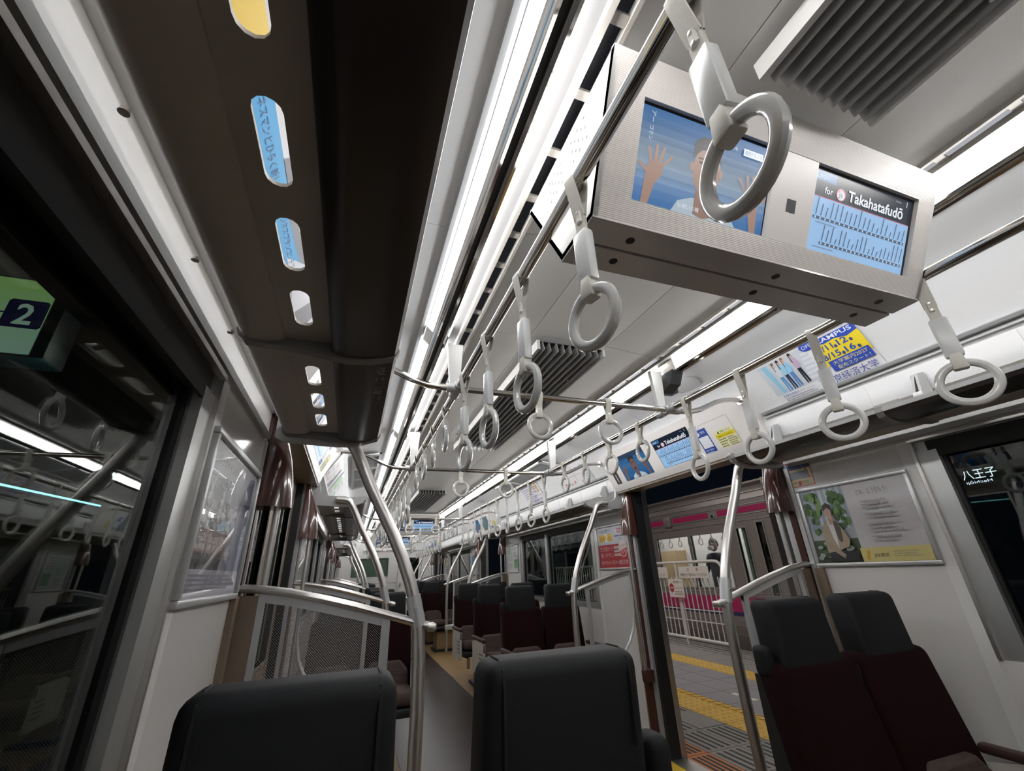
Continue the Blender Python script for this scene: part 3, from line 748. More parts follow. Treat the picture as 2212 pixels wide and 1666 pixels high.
for s in (-1, 1):
    side = 'left' if s < 0 else 'right'
    for k, d in enumerate(DOORS):
        t = thing('door_header', (s * 1.15, d, 1.9), 'cream header panel with two screens over the %s %s' % (['nearest', 'second', 'farthest'][k], ('%s door' % side)), 'header panel', 'door headers')
        a, b = d - .78, d + .78
        MB().extr([(s * x, z) for x, z in ((1.172, 1.775), (1.163, 1.782), (1.150, 1.836), (1.060, 2.020), (1.030, 2.068), (1.075, 2.07), (1.16, 1.94), (1.20, 1.80), (1.20, 1.78))], a, b).build('front_panel', hdrm, t)
        vv = V(-s * .090, 0, .184).normalized(); uu = V(0, -s, 0)
        o = V(s * 1.150, d + s * .78, 1.836)
        nn = uu.cross(vv)
        sh = Sheet(o, uu, vv)
        L0 = .205
        def U(y): return (d + s * .78 - (d + s * (y - 2.40))) * s          # y measured as at the nearest right door
        u1, u2 = U(2.955), U(2.605)
        sh.rect(u1 - .004, -.004, u2 + .004, L0 + .004, (.015, .015, .02)); ad_screen(sh, u1, 0, u2 - u1, L0, SCR)
        sc = Sheet(o, uu, vv)
        u1, u2 = U(2.475), U(2.110)
        sc.rect(u1 - .004, -.004, u2 + .004, L0 + .004, (.015, .015, .02))
        if k == 0 or s < 0: route_screen(sc, u1, 0, u2 - u1, L0, SCR)
        else: sc.rect(u1, 0, u2, L0, (.10, .16, .19))
        sh.build('advert_screen', t); sc.build('route_screen', t)
        st = Sheet(o, uu, vv)
        u1, u2 = U(3.10), U(3.00); st.rect(u1, -.01, u2 - .03, .105, (.045, .05, .05)); st.rect(u1 + .030, .015, u1 + .038, .08, (.75, .74, .72))
        st.build('number_plate', t); st = Sheet(o, uu, vv)
        u1, u2 = U(2.07), U(1.975); st.rect(u1, -.02, u2, .155, (.03, .07, .30)); st.rect(u1 + .008, .03, u2 - .008, .105, (.7, .72, .75))
        st.text('ご意見', u1 + .03, .125, .016, (.7, .75, .85)); st.ell(u1 + .018, .13, .011, .014, (.8, .8, .85)); st.lines(u1 + .012, -.012, u2 - .012, .02, 2, (.4, .5, .75))
        st.build('information_sticker', t); st = Sheet(o, uu, vv)
        u1, u2 = U(2.02), U(1.785)                     # hatch outline
        g = (.20, .195, .19)
        for r in ((u1, -.055, u2, -.053), (u1, .178, u2, .180), (u1, -.055, u1 + .002, .18), (u2 - .002, -.055, u2, .18)): st.rect(*r, g, 1)
        st.rect(u2 - .006, .03, u2 + .006, .06, (.6, .6, .6))
        st.build('hatch_outline', t); st = Sheet(o, uu, vv)
        u1, u2 = U(1.935), U(1.79); st.rect(u1, -.01, u2, .110, (.72, .70, .42)); st.rect(u1, .062, u2, .085, (.72, .58, .02))
        st.poly([(u1 + .022, .088), (u1 + .040, .088), (u1 + .031, .106)], (.06, .06, .03)); st.text('非常用ドアコック', u1 + .045, .090, .014, (.08, .08, .05), w=.078)
        st.text('！', u1 + .0265, .090, .010, (.8, .7, .1)); st.text('手動でドアを開ける', u1 + .015, .066, .010, (.2, .18, .03), w=.11)
        st.lines(u1 + .01, -.004, u1 + .068, .055, 4, (.2, .2, .12)); st.lines(u1 + .075, -.004, u2 - .006, .055, 5, (.2, .2, .12))
        st.build('door_cock_label', t); st = Sheet(o, uu, vv)
        for i in range(9): st.ell(U(2.06) + .008 * (i % 3), .215 + .008 * (i // 3), .0012, .0012, (.3, .3, .3), 2, n=6)
        st.build('speaker_holes', t)

# ================================================================== HANGING DISPLAYS
def hanging_display(yc, label):
    t = thing('hanging_display', (0, yc, 2.0), label, 'display', 'hanging displays')
    xa, xb = -.515, .530
    def side(y0): return [(y0 - .073, 1.862), (y0 + .073, 1.862), (y0 + .233, 2.165), (y0 - .233, 2.165)]
    core = MB(); pr = [(yc - .062, 1.875), (yc + .062, 1.875), (yc + .215, 2.158), (yc - .215, 2.158)]
    vs = [(xa + .012, y, z) for y, z in pr] + [(xb - .012, y, z) for y, z in pr]
    core.add(vs, [(0, 1, 2, 3), (7, 6, 5, 4), (0, 4, 5, 1), (1, 5, 6, 2), (2, 6, 7, 3), (3, 7, 4, 0)]).build('core', blackm, t)
    for x0, x1 in ((xa, xa + .012), (xb - .012, xb)):
        MB().add([(x0, y, z) for y, z in side(yc)] + [(x1, y, z) for y, z in side(yc)], [(0, 1, 2, 3), (7, 6, 5, 4), (0, 4, 5, 1), (1, 5, 6, 2), (2, 6, 7, 3), (3, 7, 4, 0)]).build('side_plate', white, t)
    for x0 in (xa - .0006, xb + .0006):               # square perforations of the speaker
        for blk in (-1, 1):
            pf = MB()
            for i in range(5):
                for j in range(5):
                    if (i + j) % 2: continue
                    y = yc + blk * .062 + (i - 2) * .016; z = 2.10 + (j - 2) * .016
                    pf.add([(x0, y - .005, z), (x0, y, z - .005), (x0, y + .005, z), (x0, y, z + .005)], [(0, 1, 2, 3)])
            pf.build('perforations', darkslot, t)['kind'] = 'stuff'
    for f in (-1, 1):
        O = V(xa if f < 0 else xb, yc + f * .073, 1.862); u = V(-f, 0, 0); v = V(0, f * .16, .303).normalized(); n = u.cross(v); Lh = .3427; Wd = xb - xa
        def fb(m, u0, u1, v0, v1, w0, w1):
            q = [O + u * a + v * b + n * w for a in (u0, u1) for b in (v0, v1) for w in (w0, w1)]
            m.add(q, [(0, 1, 3, 2), (4, 6, 7, 5), (0, 4, 5, 1), (2, 3, 7, 6), (0, 2, 6, 4), (1, 5, 7, 3)])
        fr = MB(); c = .06
        s0, s1, s2, s3 = .085, .458, .595, .978        # screens' u limits
        v0, v1 = .052, .263
        fb(fr, 0, Wd, 0, v0, -.012, 0); fb(fr, 0, Wd, v1, Lh, -.012, 0); fb(fr, 0, s0, v0, v1, -.012, 0); fb(fr, s3, Wd, v0, v1, -.012, 0)
        fr.build('bezel_frame', ribm, t)
        cp = MB(); fb(cp, s1, s2, v0, v1, -.012, -.001); cp.build('centre_panel', hdrm, t)
        sq = MB(); fb(sq, (s1 + s2) / 2 - .016, (s1 + s2) / 2 + .012, .125, .155, -.004, .0002); sq.build('sensor_window', mat('sensor_glass', (.06, .07, .08), .15, noise=0), t)
        A = Sheet(O - n * .011, u, v); A.rect(s0, v0, s1, v1, (.01, .012, .02)); ad_screen(A, s0 + .004, v0 + .004, s1 - s0 - .008, v1 - v0 - .010, SCR, True); A.build('advert_screen', t)
        Bs = Sheet(O - n * .011, u, v); Bs.rect(s2, v0, s3, v1, (.01, .012, .02)); route_screen(Bs, s2 + .003, v0 + .003, s3 - s2 - .012, v1 - v0 - .010, SCR); Bs.build('route_screen', t)
    for f in (-1, 1):
        y0, y1 = sorted((yc + f * .004, yc + f * .073)); MB().box(xa, xb, y0, y1, 1.858, 1.875).build('underside', dispbot, t)
        for x in (-.40, .03, .42):
            MB().disc((x, yc + f * .035, 1.8582), .010, (0, 0, -1), .0012, 14).build('screw_hole', darkslot, t)
    MB().box(xa + .02, xb - .02, yc - .20, yc + .20, 2.158, 2.1985).build('ceiling_mount', white, t)
hanging_display(.628, 'large two-screen display hanging from the ceiling near the camera')
hanging_display(8.15, 'second two-screen display hanging further down the aisle')
hanging_display(11.9, 'farthest two-screen display hanging before the end wall')

# security camera beside the first right hanger
t = thing('security_camera', (.66, 1.70, 2.13), 'small black camera unit behind the hanger of the right rail', 'camera')
MB().rbox(.60, .72, 1.735, 1.80, 2.075, 2.155, .008).build('housing', blackcam, t)
MB().poly([(.60, 1.62, 2.155), (.60, 1.735, 2.155), (.60, 1.735, 2.06), (.60, 1.66, 2.085)], (.07, 0, 0)).build('lens_hood', blackcam, t)

# ================================================================== PARTITIONS
for s in (-1, 1):
    side = 'left' if s < 0 else 'right'
    for k, (d, q) in enumerate([(d, q) for d in DOORS for q in (-1, 1)]):
        yp = d + q * .735
        t = thing('seat_partition', (s * .95, yp, 0), '%s %s partition of dotted clear panel under an arched rail with curved pole' % (side, ORD[k]), 'partition', 'seat end partitions')
        rail = [(s * x, yp, z) for x, z in ((1.228, 1.180), (1.17, 1.176), (1.08, 1.162), (.978, 1.138), (.88, 1.112), (.78, 1.082), (.70, 1.058), (.628, 1.036))]
        MB().tube(rail, .021, 14, r2=.0130).build('handrail', steel, t)
        MB().rbox(*sorted((s * .61, s * .645)), yp - .024, yp + .024, 1.022, 1.048, .008).build('rail_end', steel, t)
        pole = [(s * x, yp, z) for x, z in ((1.04, 1.684), (.99, 1.683), (.958, 1.673), (.935, 1.645), (.910, 1.595), (.868, 1.507), (.820, 1.42), (.775, 1.338), (.738, 1.26), (.706, 1.18), (.684, 1.11), (.670, 1.04), (.664, .95), (.662, .80), (.664, .60), (.670, .40), (.674, .06))]
        MB().tube(pole, .0215, 14).build('pole', steel, t)
        MB().tube([(s * .693, yp, 1.135), (s * .669, yp, 1.04)], .0255, 14).build('pole_bracket', silverpt, t)
        MB().disc((s * .683, yp - .026, 1.092), .006, (0, -1, 0), .004, 10).build('bolt', steel, t)
        fm = MB()
        if q < 0:
            fm.box(*sorted((s * 1.150, s * 1.168)), yp - .010, yp + .010, .42, 1.158).box(*sorted((s * .765, s * .792)), yp - .010, yp + .010, .42, 1.080)
            fm.box(*sorted((s * .792, s * 1.150)), yp - .009, yp + .009, .42, .445)
            MB().poly([(s * 1.169, yp - .008, .1), (s * 1.228, yp - .008, .1), (s * 1.228, yp - .008, 1.160), (s * 1.169, yp - .008, 1.158)], (0, .016, 0)).build('side_panel', beige, t)
            pp = [(1.150, .445), (1.150, 1.150), (1.08, 1.140), (.978, 1.118), (.88, 1.092), (.792, 1.062), (.792, .445)]
        else:
            fm.tube([(s * x, yp, z) for x, z in ((1.165, 1.165), (1.166, 1.0), (1.160, .88), (1.140, .78), (1.10, .70), (1.04, .63), (.95, .57), (.87, .55), (.80, .55))], .010, 8)
            fm.box(*sorted((s * .770, s * .794)), yp - .010, yp + .010, .42, 1.080)
            pp = [(1.156, 1.150), (1.157, 1.0), (1.151, .885), (1.131, .787), (1.092, .708), (1.034, .640), (.947, .581), (.87, .561), (.794, .561), (.794, 1.062), (.88, 1.092), (.978, 1.118), (1.08, 1.140)]
        fm.build('frame', silverpt, t)
        tb = MB(); tb.poly([(s * x, yp - .006, z) for x, z in ((1.168, 1.168), (1.08, 1.150), (.978, 1.126), (.88, 1.100), (.765, 1.066), (.765, 1.042), (.88, 1.074), (.978, 1.100), (1.08, 1.124), (1.168, 1.140))], (0, .012, 0)); tb.build('top_strip', silverpt, t)
        mb = MB(); mb.add([(s * x, yp, z) for x, z in pp], [tuple(range(len(pp)))]); mb.build('dotted_panel', perf, t)
        MB().rbox(*sorted((s * .645, s * .80)), yp - .03, yp + .03, .36, .44, .012).build('pole_foot', silverpt, t)

# brown grab covers with poles at the door edges
for s in (-1, 1):
    side = 'left' if s < 0 else 'right'
    for k, (d, q) in enumerate([(d, q) for d in DOORS for q in (-1, 1)]):
        yc = d + q * .695
        t = thing('door_grab_pole', (s * 1.17, yc, 0), '%s %s glossy brown shell over a steel door-side pole' % (side, ORD[k]), 'grab pole', 'door-side grab poles')
        mb = MB(); secs = []
        n = 12
        for z, w, dp, o in ((1.766, .026, .020, 0), (1.72, .034, .040, 0), (1.66, .044, .062, 0), (1.60, .050, .080, 0), (1.54, .055, .092, 0), (1.48, .058, .100, 0), (1.43, .059, .104, 0)):
            secs.append([(s * (1.228 - dp * max(0, math.sin(PI * i / n)) ** .7), yc + w * math.cos(PI * i / n), z) for i in range(n + 1)])
        vs = [p for sct in secs for p in sct]; K = n + 1
        fs = [(i * K + j, i * K + j + 1, (i + 1) * K + j + 1, (i + 1) * K + j) for i in range(len(secs) - 1) for j in range(n)]
        fs += [tuple(range(K)), tuple(range((len(secs) - 1) * K, len(secs) * K))]
        mb.add(vs, fs).build('shell', brown, t)
        MB().tube([(s * 1.168, yc, 1.45), (s * 1.168, yc, .50)], .0115, 14).build('pole', steel, t)
        MB().rbox(*sorted((s * 1.145, s * 1.222)), yc - .03, yc + .03, .44, .52, .012).build('socket', browndk, t)

# ================================================================== SEATS
def seat_proto(al):
    """local: faces -y; al = sign of the aisle side in x; origin on the floor at the swivel"""
    t = thing('double_seat', (0, 0, 0), '', 'seat', 'double seats')
    def rec(c, y0=.155, z0=.42, y1=.235, z1=.88):      # lean the back
        f = (c.z - z0) / (z1 - z0); return (c.x, c.y + y0 + (y1 - y0) * f, c.z)
    for i, x in enumerate((-.1925, .1925)):
        x0, x1 = x - .1915, x + .1915
        def shp(c, x=x):
            f = (c.z - .42) / .48; k = 1 - .04 * max(0, f); cx, cy, cz = rec(c)
            return (x + (cx - x) * k, cy, cz)
        MB().rbox(x0, x1, -.035, .06, .40, .895, .030, 3, fn=shp).build('backrest', burg, t)
        lp = [(-.165, .42), (-.165, .54), (-.105, .605), (.105, .605), (.165, .54), (.165, .42)]
        mb = MB(); mb.poly([rec(V(x + a, -.062, z)) for a, z in lp], (0, .045, 0)); o = mb.build('lumbar_pad', cush, t, smooth=60)
        bv = o.modifiers.new('soft', 'BEVEL'); bv.width = .016; bv.segments = 3
        MB().rbox(x - .178, x + .178, -.30, .17, .385, .475, .034, 3, fn=lambda c: (c.x, c.y, c.z + (.012 if c.y < -.1 else 0) - (.02 if c.y > .1 else 0))).build('cushion', cush, t)
        def hr(c, x=x):
            f = (c.z - .86) / .22; k = 1.0 - .05 * f if f > 0 else 1.0; w = abs((c.x - x) / .136)
            return (x + (c.x - x) * k, c.y + .018 * f - .012 * w * w * (1 if c.y < .255 else 0), c.z)
        h = MB().rbox(x - .136, x + .136, .212, .300, .862, 1.076, .026, 4, fn=hr).build('headrest', charc, t)
        for q in (-1, 1):
            pts = [(x + q * .1060, yy, zz) for yy, zz in ((.216, .90), (.220, 1.0), (.225, 1.045), (.240, 1.070), (.256, 1.0755), (.290, 1.0755), (.310, 1.065), (.317, 1.04), (.313, .95))]
            MB().tube(pts, .0028, 6).build('piping', charc, h)
    MB().box(-.37, .37, .215, .30, .44, .86).build('back_shell', seatblk, t)
    MB().rbox(-.385, .385, -.29, .25, .335, .39, .012).build('seat_pan', seatblk, t)
    # grip at the aisle shoulder
    MB().rbox(al * .362 - .022, al * .362 + .022, .225, .285, .855, .945, .018, 3).build('shoulder_grip', charc, t)
    for q in (-1, 1):
        xx = q * .402
        mb = MB(); mb.poly([(xx - .012, -.235, .30), (xx - .012, -.235, .56), (xx - .012, -.22, .585), (xx - .012, .05, .585), (xx - .012, .16, .56), (xx - .012, .16, .30)], (.024, 0, 0))
        ar = mb.build('armrest', ivory, t)
        MB().rbox(xx - .020, xx + .020, -.245, .17, .583, .612, .010).build('arm_pad', padm, t)
        if q == al:
            for j in range(4): MB().box(xx + al * .012 - .001, xx + al * .012 + .001, -.232, -.10, .37 + j * .035, .378 + j * .035).build('groove', seatblk, ar)
            MB().box(xx - .006, xx + .006, -.2365, -.2345, .50, .565).build('slot', seatblk, ar)
    MB().rbox(-.16, .16, -.16, .16, .03, .30, .02).build('pedestal', pedestal, t)
    MB().box(-.20, .20, -.2, .2, 0, .035).build('base_plate', seatblk, t)
    for x in (-.30, .30):
        MB().box(x - .015, x + .015, -.12, .12, .30, .336).build('support', seatblk, t)
    return t
PR, PLs = seat_proto(-1), seat_proto(1)
seat_used = set()
def seat(pr, x, y, rz, label):
    if pr.name not in seat_used: seat_used.add(pr.name); pr.location = (x, y, 0); pr.rotation_euler = (0, 0, rz); pr['label'] = label; return pr
    return dup(pr, (x, y, 0), rz, label)
seat(PR, .7675, BAYS[0] + .96, 0, 'burgundy double seat facing the camera at the near right wall')
seat(PR, -.7675, BAYS[0] + .96, PI, 'dark double seat right in front of the camera, turned away')
for bi in (1, 2):
    for r in range(3):
        y = BAYS[bi] - .96 + .96 * r
        nm = ['first', 'second', 'third'][r]; by = ['beyond the first doorway', 'beyond the second doorway'][bi - 1]
        seat(PR, .7675, y, 0, '%s burgundy double seat on the right %s' % (nm, by))
        seat(PLs, -.7675, y, 0, '%s burgundy double seat on the left %s' % (nm, by))

# ================================================================== POSTERS
def framed_poster(s, y0, y1, z0, z1, label, draw):
    t = thing('framed_poster', (s * WX, (y0 + y1) / 2, (z0 + z1) / 2), label, 'poster', 'framed wall posters')
    fw = .016; xa, xb = s * (WX - .018), s * (WX - .001); x0, x1 = sorted((xa, xb))
    for nm, r in (('frame_bar', (y0, y1, z1 - fw, z1)), ('frame_bar', (y0, y1, z0, z0 + fw)), ('frame_bar', (y0, y0 + fw, z0 + fw, z1 - fw)), ('frame_bar', (y1 - fw, y1, z0 + fw, z1 - fw))):
        MB().rbox(x0, x1, r[0], r[1], r[2], r[3], .004, 2).build(nm, silverpt, t)
    x0, x1 = sorted((s * (WX - .007), s * (WX - .001))); MB().box(x0, x1, y0 + fw * .5, y1 - fw * .5, z0 + fw * .5, z1 - fw * .5).build('backing', white, t)
    o = V(s * (WX - .007), (y1 - fw) if s > 0 else (y0 + fw), z0 + fw); sh = Sheet(o, V(0, -s, 0), V(0, 0, 1)); draw(sh, y1 - y0 - 2 * fw, z1 - z0 - 2 * fw); sh.build('print', t)
    x = s * (WX - .0105); MB().add([(x, y0 + fw, z0 + fw), (x, y1 - fw, z0 + fw), (x, y1 - fw, z1 - fw), (x, y0 + fw, z1 - fw)], [(0, 1, 2, 3)]).build('clear_cover', clearg, t)
def d_housing(sh, w, h):
    sh.rect(0, 0, w, h, (.55, .53, .55)); e = .44 * w
    sh.rect(0, 0, e, h, (.30, .36, .44))
    for i in range(5): sh.rect(e * (.30 + .14 * i), h * .42, e * (.36 + .14 * i), h, (.52, .55, .60), 3)
    sh.lay = 4
    sh.rect(0, h * .30, e, h * .44, (.40, .43, .46))
    sh.rect(0, 0, e, h * .30, (.07, .10, .06))
    for i in range(60):
        g = random.choice(((.05, .11, .03), (.09, .18, .05), (.14, .25, .08), (.03, .06, .02)))
        x = random.uniform(.0, .38) if i % 2 else random.uniform(.66, .98); y = random.uniform(.52, 1.0) if i % 3 else random.uniform(.38, .95)
        r = random.uniform(.03, .06); sh.blob(min(max(e * x, r * w * .6), e - r * w * .6), min(max(h * y, r * h), h * .97 - r * h), r * w * .6, r * h, g)
    for i in range(22): sh.blob(e * random.uniform(.05, .95), h * random.uniform(.06, .26), .03 * w, .03 * h, random.choice(((.04, .08, .03), (.08, .13, .05), (.3, .33, .35))))
    U = lambda a, b: (e * a, h * b)
    sh.poly([U(.30, .02), U(.34, .16), U(.90, .14), U(.98, .02)], (.03, .03, .035))
    sh.poly([U(.30, .13), U(.30, .40), U(.36, .50), U(.46, .545), U(.66, .54), U(.76, .45), U(.86, .28), U(.80, .20), U(.60, .16), U(.40, .14)], (.36, .29, .22))
    sh.poly([U(.47, .545), U(.52, .30), U(.58, .18), U(.62, .54)], (.62, .60, .60))
    sh.poly([U(.60, .54), U(.62, .30), U(.70, .22), U(.74, .44), U(.68, .54)], (.10, .08, .07))
    sh.poly([U(.30, .30), U(.34, .20), U(.64, .05), U(.68, .10), U(.42, .26)], (.33, .26, .20))
    sh.ell(e * .70, h * .235, e * .05, h * .035, (.42, .28, .22)); sh.poly([U(.52, .50), U(.52, .58), U(.62, .58), U(.62, .50)], (.38, .25, .19))
    sh.ell(e * .565, h * .66, e * .085, h * .095, (.46, .31, .24), rot=.25); sh.poly([U(.47, .68), U(.48, .76), U(.56, .795), U(.66, .765), U(.675, .66), U(.63, .60), U(.635, .69), U(.56, .73)], (.035, .03, .028))
    sh.rect(e, 0, w, h * .17, (.60, .52, .22)); sh.poly([(e * 1.08, h * .035), (e * 1.14, h * .02), (e * 1.19, h * .13), (e * 1.13, h * .145)], (.62, .36, .04))
    sh.text('JKK東京', e * 1.24, h * .045, h * .055, (.10, .09, .08)); sh.lines(e * 1.62, h * .04, w * .96, h * .12, 3, (.35, .32, .2))
    sh.text('さあ、どう住もう?', e * 1.30, h * .83, h * .075, (.14, .13, .13), w=e * .62); sh.rect(e * 1.30, h * .805, e * 1.94, h * .808, (.35, .33, .33))
    for b0, n in ((.62, 3), (.50, 2), (.33, 3), (.22, 2)):
        sh.lines(e * 1.33, h * b0, e * 2.0, h * (b0 + .045 * n), n, (.33, .31, .32), .35, .42)
def d_school(sh, w, h):
    sh.rect(0, 0, w, h, (.56, .58, .63)); sh.rect(0, 0, w, h * .56, (.42, .025, .035))
    sh.text('京王線北野駅から', w * .05, h * .86, h * .09, (.07, .08, .22), w=w * .45)
    sh.rect(w * .06, h * .64, w * .52, h * .82, (.68, .47, .05)); sh.text('徒歩', w * .09, h * .665, h * .11, (.30, .08, .04)); sh.text('分!', w * .385, h * .665, h * .11, (.30, .08, .04)); sh.text('2', w * .26, h * .64, h * .20, (.80, .78, .78), w=w * .11)
    sh.rect(w * .60, h * .735, w * .97, h * .765, (.05, .07, .28)); sh.rect(w * .70, h * .83, w * .82, h * .93, (.55, .06, .08)); sh.rect(w * .72, h * .85, w * .80, h * .91, (.75, .6, .6)); sh.rect(w * .755, h * .73, w * .785, h * .77, (.75, .55, .1)); sh.text('北野', w * .73, h * .655, h * .05, (.12, .12, .2))
    sh.text('京王線から', w * .05, h * .40, h * .12, (.72, .45, .46), w=w * .44); sh.text('通いやすい', w * .05, h * .24, h * .12, (.72, .45, .46), w=w * .46)
    for i in range(3): sh.rect(w * .54, h * (.45 - .09 * i), w * .76, h * (.51 - .09 * i), (.66, .60, .60)); sh.lines(w * .56, h * (.465 - .09 * i), w * .72, h * (.50 - .09 * i), 1, (.4, .2, .2))
    sh.ell(w * .84, h * .44, w * .135, h * .20, (.74, .70, .70), n=24); sh.poly([(w * .71, h * .38), (w * .97, h * .46), (w * .93, h * .31), (w * .84, h * .245), (w * .75, h * .30)], (.55, .03, .05))
    sh.text('とるなら', w * .735, h * .45, h * .075, (.5, .03, .05), w=w * .21, rot=.14); sh.text('マジオ', w * .755, h * .31, h * .08, (.78, .74, .74), w=w * .17, rot=.14)
    sh.text('マジオドライバーズスクール西八王子校', w * .05, h * .07, h * .105, (.78, .72, .72), w=w * .9)
def d_exhibit(sh, w, h):
    sh.rect(0, 0, w, h, (.42, .43, .46)); sh.rect(0, h * .5, w, h, (.50, .52, .55)); sh.rect(0, 0, w, h * .17, (.50, .49, .56)); sh.rect(0, h * .17, w, h * .27, (.05, .05, .06))
    sh.rect(0, h * .27, w * .62, h * .42, (.14, .06, .05))
    sh.poly([(w * .60, h * .17), (w * .66, h * .6), (w * .74, h * .80), (w * .84, h * .93), (w * .98, h * .96), (w, h * .5), (w, h * .17)], (.16, .18, .28)); sh.poly([(w * .52, h * .17), (w * .60, h * .45), (w * .70, h * .62), (w * .74, h * .58), (w * .64, h * .17)], (.30, .27, .33))
    sh.poly([(w * .76, h * .60), (w * .80, h * .86), (w * .97, h * .94), (w * .99, h * .60)], (.05, .06, .13))
    for i in range(16): sh.blob(w * random.uniform(.05, .6), h * random.uniform(.44, .62), w * .05, h * .03, random.choice(((.6, .6, .63), (.3, .3, .32), (.2, .2, .22))))
    sh.text('バックヤインター', w * .10, h * .84, h * .07, (.16, .16, .18), w=w * .42); sh.text('八王子', w * .22, h * .71, h * .08, (.14, .14, .17)); sh.text('サブトーリ展', w * .06, h * .30, h * .09, (.55, .50, .45), w=w * .44)
    sh.lines(w * .04, h * .03, w * .96, h * .14, 4, (.20, .20, .24))
def d_plain(c1, c2):
    def f(sh, w, h):
        sh.rect(0, 0, w, h, (.60, .60, .60)); sh.rect(w * .06, h * .40, w * .50, h * .9, c1); sh.rect(w * .62, h * .12, w * .94, h * .45, c2); sh.lines(w * .56, h * .52, w * .94, h * .9, 5, (.2, .2, .25)); sh.lines(w * .08, h * .08, w * .5, h * .3, 3, (.25, .25, .3))
    return f
framed_poster(1, 1.105, 1.610, 1.165, 1.530, 'framed poster of a seated person in a beige jacket on the near right wall', d_housing)
framed_poster(-1, 1.075, 1.595, 1.155, 1.525, 'framed grey exhibition poster on the near left wall', d_exhibit)
framed_poster(1, 3.17, 3.675, 1.18, 1.545, 'framed red and white driving school poster past the open door', d_school)
framed_poster(-1, 3.17, 3.675, 1.18, 1.545, 'framed pale poster past the nearest left door', d_plain((.35, .35, .40), (.42, .36, .34)))
framed_poster(1, 5.80, 6.27, 1.18, 1.545, 'framed white and green poster on the right before the second door', d_plain((.42, .52, .45), (.10, .32, .12)))
framed_poster(-1, 5.80, 6.27, 1.18, 1.545, 'framed blue poster on the left before the second door', d_plain((.12, .18, .4), (.3, .3, .4)))
framed_poster(1, 7.86, 8.35, 1.18, 1.545, 'framed blue poster on the right past the second door', d_plain((.15, .28, .5), (.35, .4, .5)))
framed_poster(1, 10.5, 10.95, 1.18, 1.545, 'framed yellow poster on the right near the far end', d_plain((.52, .42, .05), (.2, .3, .5)))

CV0, CV1 = V(1.15, 0, 1.93), V(1.02, 0, 2.13)
def cove_poster(s, y0, y1, label, draw, L=.236):
    t = thing('ceiling_poster', (s * 1.09, (y0 + y1) / 2, 2.03), label, 'poster', 'posters on the ceiling cove')
    vv = V(s * (CV1.x - CV0.x), 0, CV1.z - CV0.z).normalized(); uu = V(0, -s, 0); n = uu.cross(vv)
    o = (V(1.15, y1, 1.93) if s > 0 else V(-1.1825, y0, 1.88)) + vv * .004 + n * .0035
    w = y1 - y0
    q = [o + uu * a + vv * b + n * c for a in (0, w) for b in (0, L) for c in (-.0008, 0)]
    MB().add(q, [(0, 1, 3, 2), (4, 6, 7, 5), (0, 4, 5, 1), (2, 3, 7, 6), (0, 2, 6, 4), (1, 5, 7, 3)]).build('sheet', ink((.66, .66, .67)), t)
    sh = Sheet(o, uu, vv); draw(sh, w, L); sh.build('print', t)
